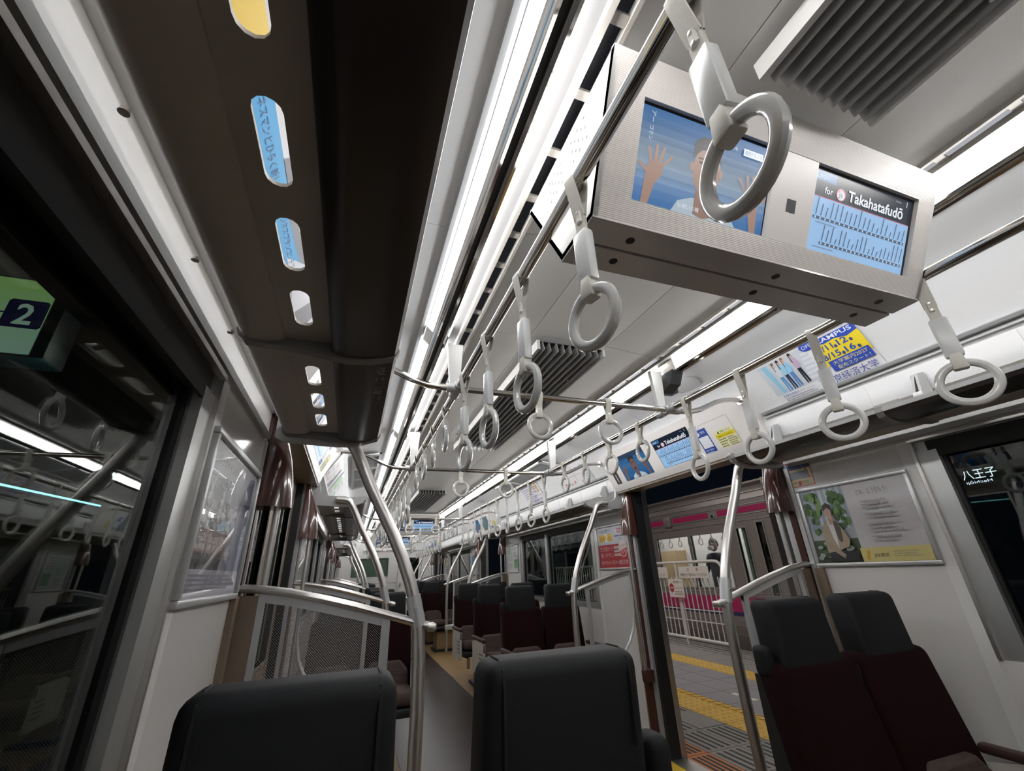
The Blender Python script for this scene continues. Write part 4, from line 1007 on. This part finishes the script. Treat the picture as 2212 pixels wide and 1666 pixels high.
def d_campus(sh, w, h):
    sh.rect(0, 0, w, h, (.66, .66, .68)); m = .585
    sh.poly([(0, h * .26), (w * .535, h * .26), (w * .535, h), (0, h)], (.50, .53, .57))
    for i in range(9): sh.poly([(w * (.02 + .022 * i), h * .30), (w * (.026 + .022 * i), h * .30), (w * (.03 + .022 * i), h), (w * (.024 + .022 * i), h)], (.40, .48, .55), 3)
    for i in range(6): sh.rect(w * (.40 + .012 * i), h * (.34 + .1 * i), w * .535, h * (.40 + .1 * i), (.60, .62, .66), 4)
    sh.lay = 6; sh.poly([(w * .04, h * .98), (w * .10, h * .98), (w * .125, h * .3), (w * .085, h * .28)], (.25, .48, .62))
    for i, (x, top, lo, hr_) in enumerate(((.17, (.55, .58, .62), (.10, .28, .52), (.16, .07, .04)), (.23, (.28, .52, .66), (.02, .04, .10), (.02, .02, .025)), (.285, (.25, .50, .70), (.08, .22, .50), (.28, .12, .06)), (.375, (.48, .36, .50), (.015, .015, .025), (.03, .02, .02)))):
        b0 = .27 + .01 * i; sc = 1 + .06 * i
        sh.poly([(w * (x - .018), h * b0), (w * (x - .006), h * b0), (w * x, h * (b0 + .30)), (w * (x + .008), h * b0), (w * (x + .024), h * (b0 + .02)), (w * (x + .020), h * (b0 + .36)), (w * (x - .018), h * (b0 + .36))], lo)
        sh.poly([(w * (x - .020), h * (b0 + .35)), (w * (x - .026), h * (b0 + .58)), (w * (x + .026), h * (b0 + .58)), (w * (x + .022), h * (b0 + .35))], top)
        sh.poly([(w * (x + .024), h * (b0 + .57)), (w * (x + .048), h * (b0 + .40)), (w * (x + .040), h * (b0 + .38)), (w * (x + .018), h * (b0 + .5))], top)
        sh.ell(w * x, h * (b0 + .645), w * .013, h * .06, (.55, .38, .32)); sh.poly([(w * (x - .018), h * (b0 + .5)), (w * (x - .016), h * (b0 + .70)), (w * x, h * (b0 + .725)), (w * (x + .015), h * (b0 + .69)), (w * (x + .010), h * (b0 + .66)), (w * (x - .008), h * (b0 + .66)), (w * (x - .010), h * (b0 + .5))], hr_)
    sh.rect(w * m, h * .42, w, h, (.72, .56, .03))
    sh.ell(w * .56, h * .98, w * .07, h * .10, (.03, .07, .38)); sh.text('OPEN', w * .512, h * .93, h * .08, (.7, .72, .78))
    sh.poly([(w * .62, h), (w * .62, h * .93), (w * .70, h * .86), (w * .80, h * .88), (w * .90, h * .82), (w, h * .86), (w, h)], (.03, .07, .38)); sh.text('CAMPUS', w * .64, h * .90, h * .085, (.75, .78, .85), w=w * .33)
    sh.text('7/11', w * .615, h * .715, h * .125, (.03, .07, .38), w=w * .14); sh.ell(w * .775, h * .735, w * .013, h * .035, (.05, .06, .2)); sh.text('12', w * .80, h * .715, h * .125, (.03, .07, .38), w=w * .085); sh.ell(w * .91, h * .735, w * .013, h * .035, (.05, .06, .2))
    sh.text('8/15', w * .615, h * .54, h * .125, (.03, .07, .38), w=w * .16); sh.ell(w * .795, h * .56, w * .013, h * .035, (.05, .06, .2)); sh.text('16', w * .82, h * .54, h * .125, (.03, .07, .38), w=w * .085); sh.ell(w * .93, h * .56, w * .013, h * .035, (.05, .06, .2))
    sh.rect(w * .63, h * .29, w * .985, h * .51, (.03, .07, .38)); sh.text('大学案内2027', w * .66, h * .405, h * .085, (.72, .62, .2), w=w * .30); sh.text('配布スタート！', w * .68, h * .305, h * .08, (.72, .62, .2), w=w * .28)
    sh.text('東京経済大学', w * .50, h * .07, h * .175, (.05, .08, .30), w=w * .46); sh.rect(w * .50, h * .025, w * .99, h * .035, (.7, .55, .1)); sh.text('私たちの、', w * .45, h * .22, h * .035, (.1, .1, .15))
    sh.text('受験生情報サイト', w * .06, h * .185, h * .06, (.04, .06, .25), w=w * .24); sh.text('はこちら', w * .32, h * .19, h * .035, (.1, .1, .15)); sh.lines(w * .07, h * .03, w * .42, h * .16, 3, (.2, .2, .25))
def d_map(sh, w, h):
    sh.rect(0, 0, w, h, (.62, .60, .61)); g = (.42, .39, .40)
    for q in ((0, .52, .7, .55), (.0, .2, .45, .23), (.22, .2, .24, .9), (.5, .3, .52, .95)): sh.rect(w * q[0], h * q[1], w * q[2], h * q[3], g, 2)
    sh.lay = 3
    for i in range(26): a = random.uniform(.03, .92); b = random.uniform(.1, .9); sh.rect(w * a, h * b, w * (a + random.uniform(.02, .06)), h * (b + random.uniform(.02, .05)), random.choice(((.5, .45, .47), (.45, .43, .45), (.55, .5, .52))))
    for a, b, c in ((.1, .3, (.5, .08, .12)), (.42, .28, (.5, .08, .12)), (.66, .2, (.5, .1, .14)), (.72, .35, (.05, .12, .4)), (.3, .72, (.55, .08, .12))): sh.ell(w * a, h * b, w * .022, h * .05, c)
    sh.rect(w * .78, h * .1, w * .97, h * .9, (.56, .60, .60)); sh.lines(w * .80, h * .15, w * .95, h * .85, 7, (.3, .33, .36))
def d_events(sh, w, h):
    sh.rect(0, 0, w, h, (.06, .06, .30)); sh.rect(w * .015, h * .04, w * .985, h * .98, (.64, .64, .66)); sh.poly([(w * .78, h * .98), (w * .80, h * .55), (w * .93, h * .60), (w * .93, h * .98)], (.66, .55, .08))
    for i in range(6):
        for j in range(4): sh.rect(w * (.04 + .15 * i), h * (.09 + .22 * j), w * (.04 + .15 * i + .12), h * (.09 + .22 * j + .15), random.choice(((.55, .5, .5), (.3, .3, .42), (.6, .58, .6), (.45, .3, .3))), 5)
    sh.lay = 6; sh.lines(w * .06, h * .1, w * .9, h * .9, 7, (.25, .22, .35), .4)
def d_circles(sh, w, h):
    sh.rect(0, 0, w, h, (.60, .58, .62))
    for i, c in enumerate(((.5, .3, .35), (.25, .4, .6), (.15, .25, .5), (.6, .38, .1))): sh.ell(w * (.16 + .23 * i), h * .5, w * .10, h * .36, c); sh.ell(w * (.16 + .23 * i), h * .5, w * .07, h * .27, (.65, .62, .6))
def d_blue(sh, w, h):
    sh.rect(0, 0, w, h, (.58, .58, .60)); sh.rect(0, 0, w, h * .46, (.02, .30, .60)); sh.poly([(w * .56, h * .40), (w * .98, h * .46), (w * .98, h * .95), (w * .60, h * .92)], (.16, .17, .20)); sh.poly([(w * .62, h * .50), (w * .92, h * .54), (w * .92, h * .88), (w * .65, h * .86)], (.60, .60, .62)); sh.poly([(w * .84, h * .30), (w, h * .55), (w, h * .30)], (.55, .60, .66)); sh.lines(w * .66, h * .6, w * .88, h * .8, 3, (.3, .3, .35))
    sh.text('ビジネスマンとひらく新しい研究・ビジネスプランコンテスト', w * .02, h * .30, h * .09, (.03, .08, .20), w=w * .95); sh.lines(w * .03, h * .56, w * .30, h * .95, 6, (.45, .45, .48)); sh.poly([(w * .34, h * .46), (w * .38, h * .70), (w * .47, h * .76), (w * .53, h * .46)], (.16, .15, .17)); sh.ell(w * .44, h * .82, w * .03, h * .07, (.4, .33, .3))
def d_yel(sh, w, h):
    sh.rect(0, 0, w, h, (.55, .52, .50)); sh.rect(0, 0, w, h * .5, (.70, .48, .06)); sh.text('でのつくり', w * .45, h * .32, h * .14, (.2, .12, .04)); sh.blob(w * .6, h * .62, w * .25, h * .28, (.25, .22, .20)); sh.blob(w * .62, h * .6, w * .12, h * .18, (.5, .45, .4))
def d_photo(sh, w, h):
    sh.rect(0, 0, w, h, (.52, .52, .56)); sh.poly([(0, 0), (w, 0), (w, h * .35), (w * .5, h * .18), (0, h * .3)], (.18, .17, .19)); sh.poly([(w * .3, h * .25), (w * .36, h * .7), (w * .5, h * .75), (w * .55, h * .25)], (.12, .11, .13)); sh.ell(w * .44, h * .8, w * .04, h * .08, (.38, .32, .3))
cove_poster(1, .975, 1.468, 'yellow and blue university open campus poster on the right cove', d_campus)
cove_poster(1, 3.42, 4.02, 'pale pink route map poster on the right cove past the door', d_map)
cove_poster(1, 4.55, 5.05, 'white poster with navy border on the right cove', d_events)
cove_poster(1, 8.25, 8.75, 'poster with coloured circles far down the right cove', d_circles)
cove_poster(1, 9.2, 9.7, 'white event poster at the far right cove', d_events)
cove_poster(-1, -.10, .505, 'yellow and photo poster seen through the left rack slots', d_yel)
cove_poster(-1, .52, 1.06, 'blue and white poster seen through the left rack slots', d_blue)
cove_poster(-1, 1.075, 1.55, 'grey photo poster seen through the left rack slots', d_photo)
cove_poster(-1, 3.45, 4.05, 'pink route map poster on the left cove past the door', d_map)
cove_poster(-1, 4.15, 4.65, 'green and white poster on the left cove', d_plain((.25, .45, .22), (.3, .5, .4)))

# emergency sticker
t = thing('emergency_sticker', (WX, 1.58, 1.6), 'red-edged emergency devices sticker above the seated person poster', 'sticker')
sh = Sheet((WX - .0005, 1.660, 1.543), (0, -1, 0), (0, 0, 1)); w, h = .158, .128
MB().box(WX - .0007, WX - .0001, 1.660 - w, 1.660, 1.543, 1.543 + h).build('film', ink((.5, .05, .05)), t)
sh.rect(.004, .004, w - .004, h - .004, (.66, .58, .36)); sh.rect(.004, h * .70, w - .004, h - .004, (.03, .07, .26)); sh.text('非常装置のご案内', .018, h * .82, .018, (.7, .73, .8), w=.12); sh.text('In-Train Emergency Devices', .014, h * .73, .009, (.65, .68, .75), w=.13)
sh.rect(.014, h * .30, w - .018, h * .60, (.26, .30, .36))
for i in range(3): sh.rect(.04 + .033 * i, h * .60, .055 + .033 * i, h * .635, (.70, .62, .2), 6); sh.rect(.045 + .033 * i, h * .265, .06 + .033 * i, h * .30, (.70, .62, .2), 6)
for a, b in ((.012, .56), (.135, .30), (.034, .265), (.125, .60)): sh.rect(a, h * b, a + .009, h * b + .009, (.45, .04, .05), 7)
sh.rect(.008, h * .05, .026, h * .22, (.5, .05, .04), 8); sh.rect(.072, h * .05, .09, h * .22, (.5, .05, .04), 8); sh.lay = 9
sh.text('非常通報器', .03, h * .13, .011, (.15, .1, .05), w=.036); sh.text('消火器', .094, h * .13, .011, (.15, .1, .05)); sh.text('Emergency Call', .03, h * .06, .006, (.2, .15, .1), w=.036); sh.text('Fire Extinguisher', .094, h * .06, .006, (.2, .15, .1), w=.05); sh.build('print', t)

# lit destination sign behind the near right window
t = thing('destination_sign', (1.30, .95, 1.46), 'white lit mirrored destination letters in the near right window', 'sign')
MB().box(1.2745, 1.286, .70, 1.0, 1.425, 1.50).build('sign_body', blackm, t)
sh = Sheet((1.2742, .964, 1.44), (0, -1, 0), (0, 0, 1), emit=1.3)
sh.text('八王子', .0, .014, .034, (.8, .85, 1.0), w=.10, flip=False); sh.text('Hachiōji', .004, -.004, .013, (.75, .8, 1.0), w=.075, flip=True); sh.build('lit_letters', t)

# ================================================================== OUTSIDE RIGHT: platform, fence, train
concrete = mat('platform_concrete', (.20, .19, .185), .8, noise=.15, scale=8, bump=.3)
tileg = mat('platform_tile', (.235, .215, .20), .75, noise=.14, scale=18, bump=.3)
tilev = mat('platform_tile_mauve', (.255, .235, .245), .7, noise=.12, scale=14, bump=.3)
tact = mat('tactile_yellow', (.60, .36, .065), .65, noise=.14, scale=20)
orange = mat('orange_slab', (.48, .17, .055), .7, noise=.12)
slotm = mat('slab_groove', (.04, .035, .033), .8, noise=.2)
pf = sempty('platform')
MB().box(1.42, 5.0, -2, 24, -.35, -.06).build('platform_bed', concrete, pf)
def shared(name, mb, mats, base=None):
    o = mb.build(name, mats, pf); o.parent = pf; return o
def tile_mb(w, l, kind):
    mb = MB(); mb.box(.003, w - .003, .003, l - .003, -.06, -.03 if kind != 'slot' else -.032)
    if kind == 'dot':
        n = 5
        for i in range(n):
            for j in range(n): cx, cy = w * (i + .5) / n, l * (j + .5) / n; mb.disc((cx, cy, -.0305), .018, (0, 0, 1), .005, 6, r2=.012)
    if kind == 'bar':
        for j in range(4): cy = l * (j + .5) / 4; mb.box(w * .06, w * .94, cy - .02, cy + .02, -.0302, -.025)
    if kind == 'slot':
        for j in range(4):
            x = w * (.18 + .21 * j)
            mb.box(x - .012, x + .012, l * .08, l * .92, -.0325, -.0312, 1)
    return mb
protos = {}
def tile(kind, x, y, w, l, m):
    k = (kind, w, l, m.name)
    if k not in protos:
        o = tile_mb(w, l, kind).build({'dot': 'tactile_tile', 'bar': 'tactile_tile', 'slot': 'grooved_slab', 'flat': 'paving_tile'}[kind], [m, slotm], pf); protos[k] = o
    else:
        o = protos[k].copy(); COL.objects.link(o); o.parent = pf
    o.location = (x, y, 0); return o
y = 1.55; i = 0
while y < 12.0:
    L = .40
    m0 = orange if i in (3, 4) else tileg
    tile('slot', 1.43, y, .20, L, m0); tile('slot', 1.63, y, .28, L, tileg); tile('slot' if i % 5 else 'flat', 1.91, y, .27, L, tileg)
    tile('dot', 2.18, y, .33, L, tact); tile('bar', 2.51, y, .08, L, tact)
    for q in range(3): tile('flat', 2.595 + q * .312, y, .312, L, tilev)
    tile('dot', 3.53, y, .33, L, tact); tile('flat', 3.862, y, .44, L, tileg); tile('slot', 4.305, y, .60, L, tileg)
    y += L; i += 1
t = thing('floor_sticker', (2.93, 4.15, -.03), 'small green and white sticker lying on the platform paving', 'sticker')
MB().box(2.90, 2.96, 3.92, 4.22, -.0298, -.0288).build('film', ink((.62, .64, .52)), t); MB().box(2.91, 2.95, 4.05, 4.15, -.0288, -.0284).build('print', ink((.12, .28, .12)), t)
# fence
fx = 4.62
fwm = mat('fence_white', (.70, .66, .64), .45, noise=.06)
t = thing('platform_fence', (fx, 8, -.03), 'white metal railing on the platform in front of the train', 'railing')
MB().tube([(fx, 12, 1.235), (fx, 5.95, 1.235), (fx, 5.86, 1.225), (fx, 5.80, 1.19), (fx, 5.77, 1.13), (fx, 5.77, .10)], .024, 10).build('top_rail', fwm, t)
MB().tube([(fx, 12, .065), (fx, 5.77, .065)], .024, 10).build('bottom_rail', fwm, t)
for z in (.33, .50): MB().tube([(fx, 12, z), (fx, 5.77, z)], .008, 6).build('thin_rail', fwm, t)
y = 5.90
while y < 12: MB().tube([(fx, y, .065), (fx, y, 1.0 if y < 8.2 else 1.23)], .010, 6).build('bar', fwm, t); y += .112
for y in (6.86, 8.4, 9.9, 11.4): MB().tube([(fx, y, -.03), (fx, y, 1.235)], .022, 8).build('post', fwm, t)
for i, (y0, y1) in enumerate(((6.04, 6.76), (7.07, 7.8))):
    t = thing('warning_sign', (fx, (y0 + y1) / 2, 1.07), ['white caution sign with red characters on the railing near its end', 'second white caution sign further along the railing'][i], 'sign', 'caution signs on the railing')
    MB().box(fx - .036, fx - .028, y0, y1, .985, 1.165).build('board', mat('sign_white', (.78, .72, .69), .5), t)
    sh = Sheet((fx - .0365, y1, .985), (0, -1, 0), (0, 0, 1)); sh.text('注', .22, .105, .055, (.45, .06, .05)); sh.text('意', .44, .105, .055, (.45, .06, .05)); sh.text('荷物を立て掛けないでください', .04, .025, .05, (.18, .12, .10), w=.64); sh.build('lettering', t)
t = thing('no_entry_sign', (fx, 6.88, .82), 'white notice with a red no-entry disc on the railing', 'sign')
MB().box(fx - .050, fx - .042, 6.69, 7.07, .665, .965).build('board', mat('sign_white', (.78, .72, .69), .5), t)
sh = Sheet((fx - .0505, 7.07, .665), (0, -1, 0), (0, 0, 1)); sh.rect(0, 0, .38, .012, (.45, .1, .1)); sh.ell(.075, .16, .058, .075, (.50, .04, .05)); sh.rect(.035, .148, .115, .172, (.65, .58, .55)); sh.text('関係者専用ホーム', .13, .235, .04, (.2, .15, .14), w=.22); sh.text('For staff only', .15, .14, .035, (.35, .28, .26), w=.20); sh.lines(.14, .03, .36, .11, 2, (.4, .33, .3)); sh.build('lettering', t)
# opposite train
tx = 5.40
tsteel = mat('train_steel', (.34, .29, .275), .38, metal=.55, noise=.08, scale=5)
tmag = mat('train_magenta', (.42, .018, .115), .35, noise=.05)
tnavy = mat('train_navy', (.03, .03, .11), .4, noise=.05)
t = thing('train_carriage', (tx, 8, 0), 'stainless train with magenta stripes standing across the platform', 'train')
ya, yb = 5.33, 11.5
wins = [(5.50, 5.62, .70, 1.80), (5.86, 6.06, .74, 1.74), (6.36, 7.22, .80, 1.71), (7.30, 8.28, .80, 1.71), (9.0, 9.9, .8, 1.71), (10.0, 10.9, .8, 1.71)]
ys = sorted(set([ya, yb] + [w[0] for w in wins] + [w[1] for w in wins]))
body = MB()
for a, b in zip(ys[:-1], ys[1:]):
    w_ = [w for w in wins if abs(w[0] - a) < 1e-6]
    if w_: body.box(tx, tx + .05, a, b, -.55, w_[0][2]).box(tx, tx + .05, a, b, w_[0][3], 2.20)
    else: body.box(tx, tx + .05, a, b, -.55, 2.20)
body.extr([(tx, 2.2), (tx + .01, 2.30), (tx + .05, 2.40), (tx + .25, 2.52), (tx + .25, 2.2)], ya, yb)
body.box(tx + .05, tx + 2.6, ya, ya + .04, -.55, 2.5); body.box(tx + .2, tx + 2.5, ya, yb, 2.46, 2.52)
body.build('body_shell', tsteel, t)
for z in (1.86, 1.96, 2.115, 2.2, 2.31): MB().box(tx - .012, tx, ya, yb, z - .006, z + .006).build('ridge', steel, t)
for a, b in ((5.33, 6.42), (6.66, 7.66), (7.95, 11.5)): MB().box(tx - .005, tx - .0005, a, b, 1.985, 2.085).build('upper_stripe', tmag, t)
MB().box(tx - .005, tx - .0005, ya, yb, .425, .66).build('lower_stripe', tmag, t); MB().box(tx - .005, tx - .0005, ya, yb, .365, .42).build('navy_stripe', tnavy, t)
for z in (.08, .22, .69, .73): MB().box(tx - .008, tx, ya, yb, z - .004, z + .004).build('ridge', steel, t)
MB().disc((tx - .001, 6.535, 2.0), .055, (-1, 0, 0), .02, 18).build('side_lamp_ring', steel, t); MB().disc((tx - .021, 6.535, 2.0), .03, (-1, 0, 0), .006, 14).build('side_lamp_lens', blackm, t)
MB().rbox(tx - .05, tx, 7.70, 7.92, 1.93, 2.13, .01).build('vent_box', tsteel, t)
for w in wins:
    f = MB(); e = .022; f.box(tx - .012, tx + .03, w[0] - e, w[0], w[2] - e, w[3] + e).box(tx - .012, tx + .03, w[1], w[1] + e, w[2] - e, w[3] + e).box(tx - .012, tx + .03, w[0], w[1], w[2] - e, w[2]).box(tx - .012, tx + .03, w[0], w[1], w[3], w[3] + e)
    wo = f.build('window_frame', steel, t); MB().box(tx + .02, tx + .026, w[0], w[1], w[2], w[3]).build('pane', glass_mat('train_glass', (.86, .88, .87)) if 'train_glass' not in MATS else MATS['train_glass'], wo)
MB().box(tx + 2.3, tx + 2.35, ya, yb, -.5, 2.46).build('far_side', mat('train_inner_wall', (.5, .47, .45), .5, noise=.1), t)
MB().box(tx + .05, tx + 2.3, ya, yb, -.55, -.02).build('car_floor', floorm, t)
MB().box(tx + .05, tx + 2.3, 5.95, 6.0, 0, 2.4).build('cab_wall', mat('cab_wall_green', (.12, .22, .17), .5, noise=.1), t)
for x in (tx + .75, tx + 1.55): MB().box(x, x + .12, 6.05, yb, 2.40, 2.42).build('lamp_tube', mat('train_lamp', (.9, .9, .9), .5, noise=0, emit=9.0), t)
MB().tube([(tx + .55, 6.05, 1.86), (tx + .55, yb, 1.86)], .014, 8).build('grab_rail', steel, t)
for i in range(14):
    y = 6.3 + .32 * i; MB().torus((tx + .55, y, 1.62), .062, .011, (0, .9, 0.0), (0, 0, 1), 20, 6).build('strap_ring', ringm, t); MB().box(tx + .545, tx + .555, y - .012, y + .012, 1.68, 1.86).build('strap_belt', strapw, t)
MB().box(tx + 1.95, tx + 2.3, 10.15, 10.75, .0, 1.55).build('locker', mat('locker_tan', (.40, .29, .16), .5), t)
# person standing in the train
def person():
    t = thing('person', (6.10, 7.42, -.06), 'person in dark clothes and white mask standing inside the opposite train', 'person')
    def bone(pts, edges, rad):
        me = bpy.data.meshes.new('body'); me.from_pydata(pts, edges, []); o = bpy.data.objects.new('body', me); COL.objects.link(o); o.parent = t
        sk = o.modifiers.new('skin', 'SKIN')
        for v, r in zip(me.skin_vertices[0].data, rad): v.radius = (r, r * .8)
        me.skin_vertices[0].data[0].use_root = True
        sb = o.modifiers.new('sub', 'SUBSURF'); sb.levels = sb.render_levels = 2; me.materials.append(mat('dark_clothes', (.03, .03, .045), .8, noise=.2)); return o
    pts = [(0, 0, .92), (0, 0, 1.15), (0, 0, 1.38), (0, 0, 1.46), (0, .16, 1.40), (-.05, .22, 1.14), (-.22, .16, 1.02), (0, -.16, 1.40), (-.02, -.22, 1.13), (-.06, -.22, .88), (0, .09, .86), (0, .10, .48), (.02, .10, .06), (-.14, .10, .03), (0, -.09, .86), (0, -.10, .48), (.02, -.10, .06), (-.14, -.10, .03)]
    ed = [(0, 1), (1, 2), (2, 3), (2, 4), (4, 5), (5, 6), (2, 7), (7, 8), (8, 9), (0, 10), (10, 11), (11, 12), (12, 13), (0, 14), (14, 15), (15, 16), (16, 17)]
    bone(pts, ed, [.15, .14, .13, .06, .07, .052, .04, .07, .052, .04, .10, .075, .05, .04, .10, .075, .05, .04])
    bm = bmesh.new(); bmesh.ops.create_uvsphere(bm, u_segments=16, v_segments=12, radius=1)
    for v in bm.verts: v.co = (v.co.x * .095, v.co.y * .078, v.co.z * .118 + 1.60)
    me = bpy.data.meshes.new('head'); bm.to_mesh(me); bm.free(); me.materials.append(mat('skin_tone', (.38, .25, .19), .6)); o = bpy.data.objects.new('head', me); COL.objects.link(o); o.parent = t
    for q in (-1, 1): o2 = MB().rbox(-.02, .02, q * .078 - .008, q * .078 + .008, 1.575, 1.635, .006).build('ear', mat('skin_tone', (.38, .25, .19), .6), None); o2.parent = t
    bm = bmesh.new(); bmesh.ops.create_uvsphere(bm, u_segments=16, v_segments=12, radius=1)
    for v in bm.verts: v.co = (v.co.x * .104 + .012, v.co.y * .088, max(v.co.z, -.25 if v.co.x > 0 else .25) * .126 + 1.615)
    me = bpy.data.meshes.new('hair'); bm.to_mesh(me); bm.free(); me.materials.append(mat('black_hair', (.012, .011, .012), .5)); o = bpy.data.objects.new('hair', me); COL.objects.link(o); o.parent = t
    o = MB().rbox(-.108, -.04, -.062, .062, 1.51, 1.592, .02, 2).build('mask', mat('mask_white', (.62, .62, .64), .7)); o.parent = t
person()

# ================================================================== OUTSIDE LEFT: lit platform sign, cyan line
t = thing('platform_sign', (-2.66, 2.7, 2.5), 'green lit platform sign with the number 2 outside the near left window', 'sign')
MB().rbox(-3.45, -2.50, 2.605, 2.78, 2.28, 2.745, .012).build('sign_case', alu, t)
sh = Sheet((-3.43, 2.603, 2.295), (1, 0, 0), (0, 0, 1), emit=.24)
for i in range(6): f = i / 5; sh.rect(0, .435 * i / 6, .87, .435 * (i + 1) / 6, (.42 - .05 * f, .62, .50 - .30 * f), 1)
sh.lay = 2
bx0 = .715
sh.poly([(bx0 - .015 + .012, .145), (bx0 + .14, .145), (bx0 + .152, .157), (bx0 + .152, .300), (bx0 + .14, .312), (bx0 - .003, .312), (bx0 - .015, .300), (bx0 - .015, .157)], (.01, .01, .035), emit=.3)
sh.text('2', bx0 + .030, .165, .125, (.45, .62, .52), w=.075); sh.rect(.62, .223, bx0 - .015, .232, (.01, .01, .035), emit=.3); sh.build('lit_face', t)
MB().tube([(-2.52, 2.70, 2.74), (-2.52, 2.70, 3.6)], .03, 10).build('hanger', steel, t)
t = thing('cyan_line', (-2.6, 3.2, 1.705), 'thin cyan light line outside the near left window', 'light')  # thin emissive cyan line with a black strip behind it
MB().tube([(-2.6, 2.2, 1.668), (-2.6, 3.83, 1.722)], .0055, 8).build('glowing_line', mat('cyan_glow', (.35, .75, .85), .5, noise=0, emit=2.2, ecol=(.30, .75, .85)), t)
MB().tube([(-2.62, 2.2, 1.668), (-2.62, 3.83, 1.722)], .012, 8).build('line_backing', blackm, t)
o = MB().box(-4.6, -4.5, -3, 14, -.5, 4.0).build('wall_outside', mat('station_wall', (.20, .16, .11), .8, noise=.2, scale=2)); struct(o)
o = MB().box(-4.5, -2.3, -3, 14, 3.55, 3.6).build('roof_outside', mat('station_roof', (.26, .22, .16), .8, noise=.15, scale=2)); struct(o)
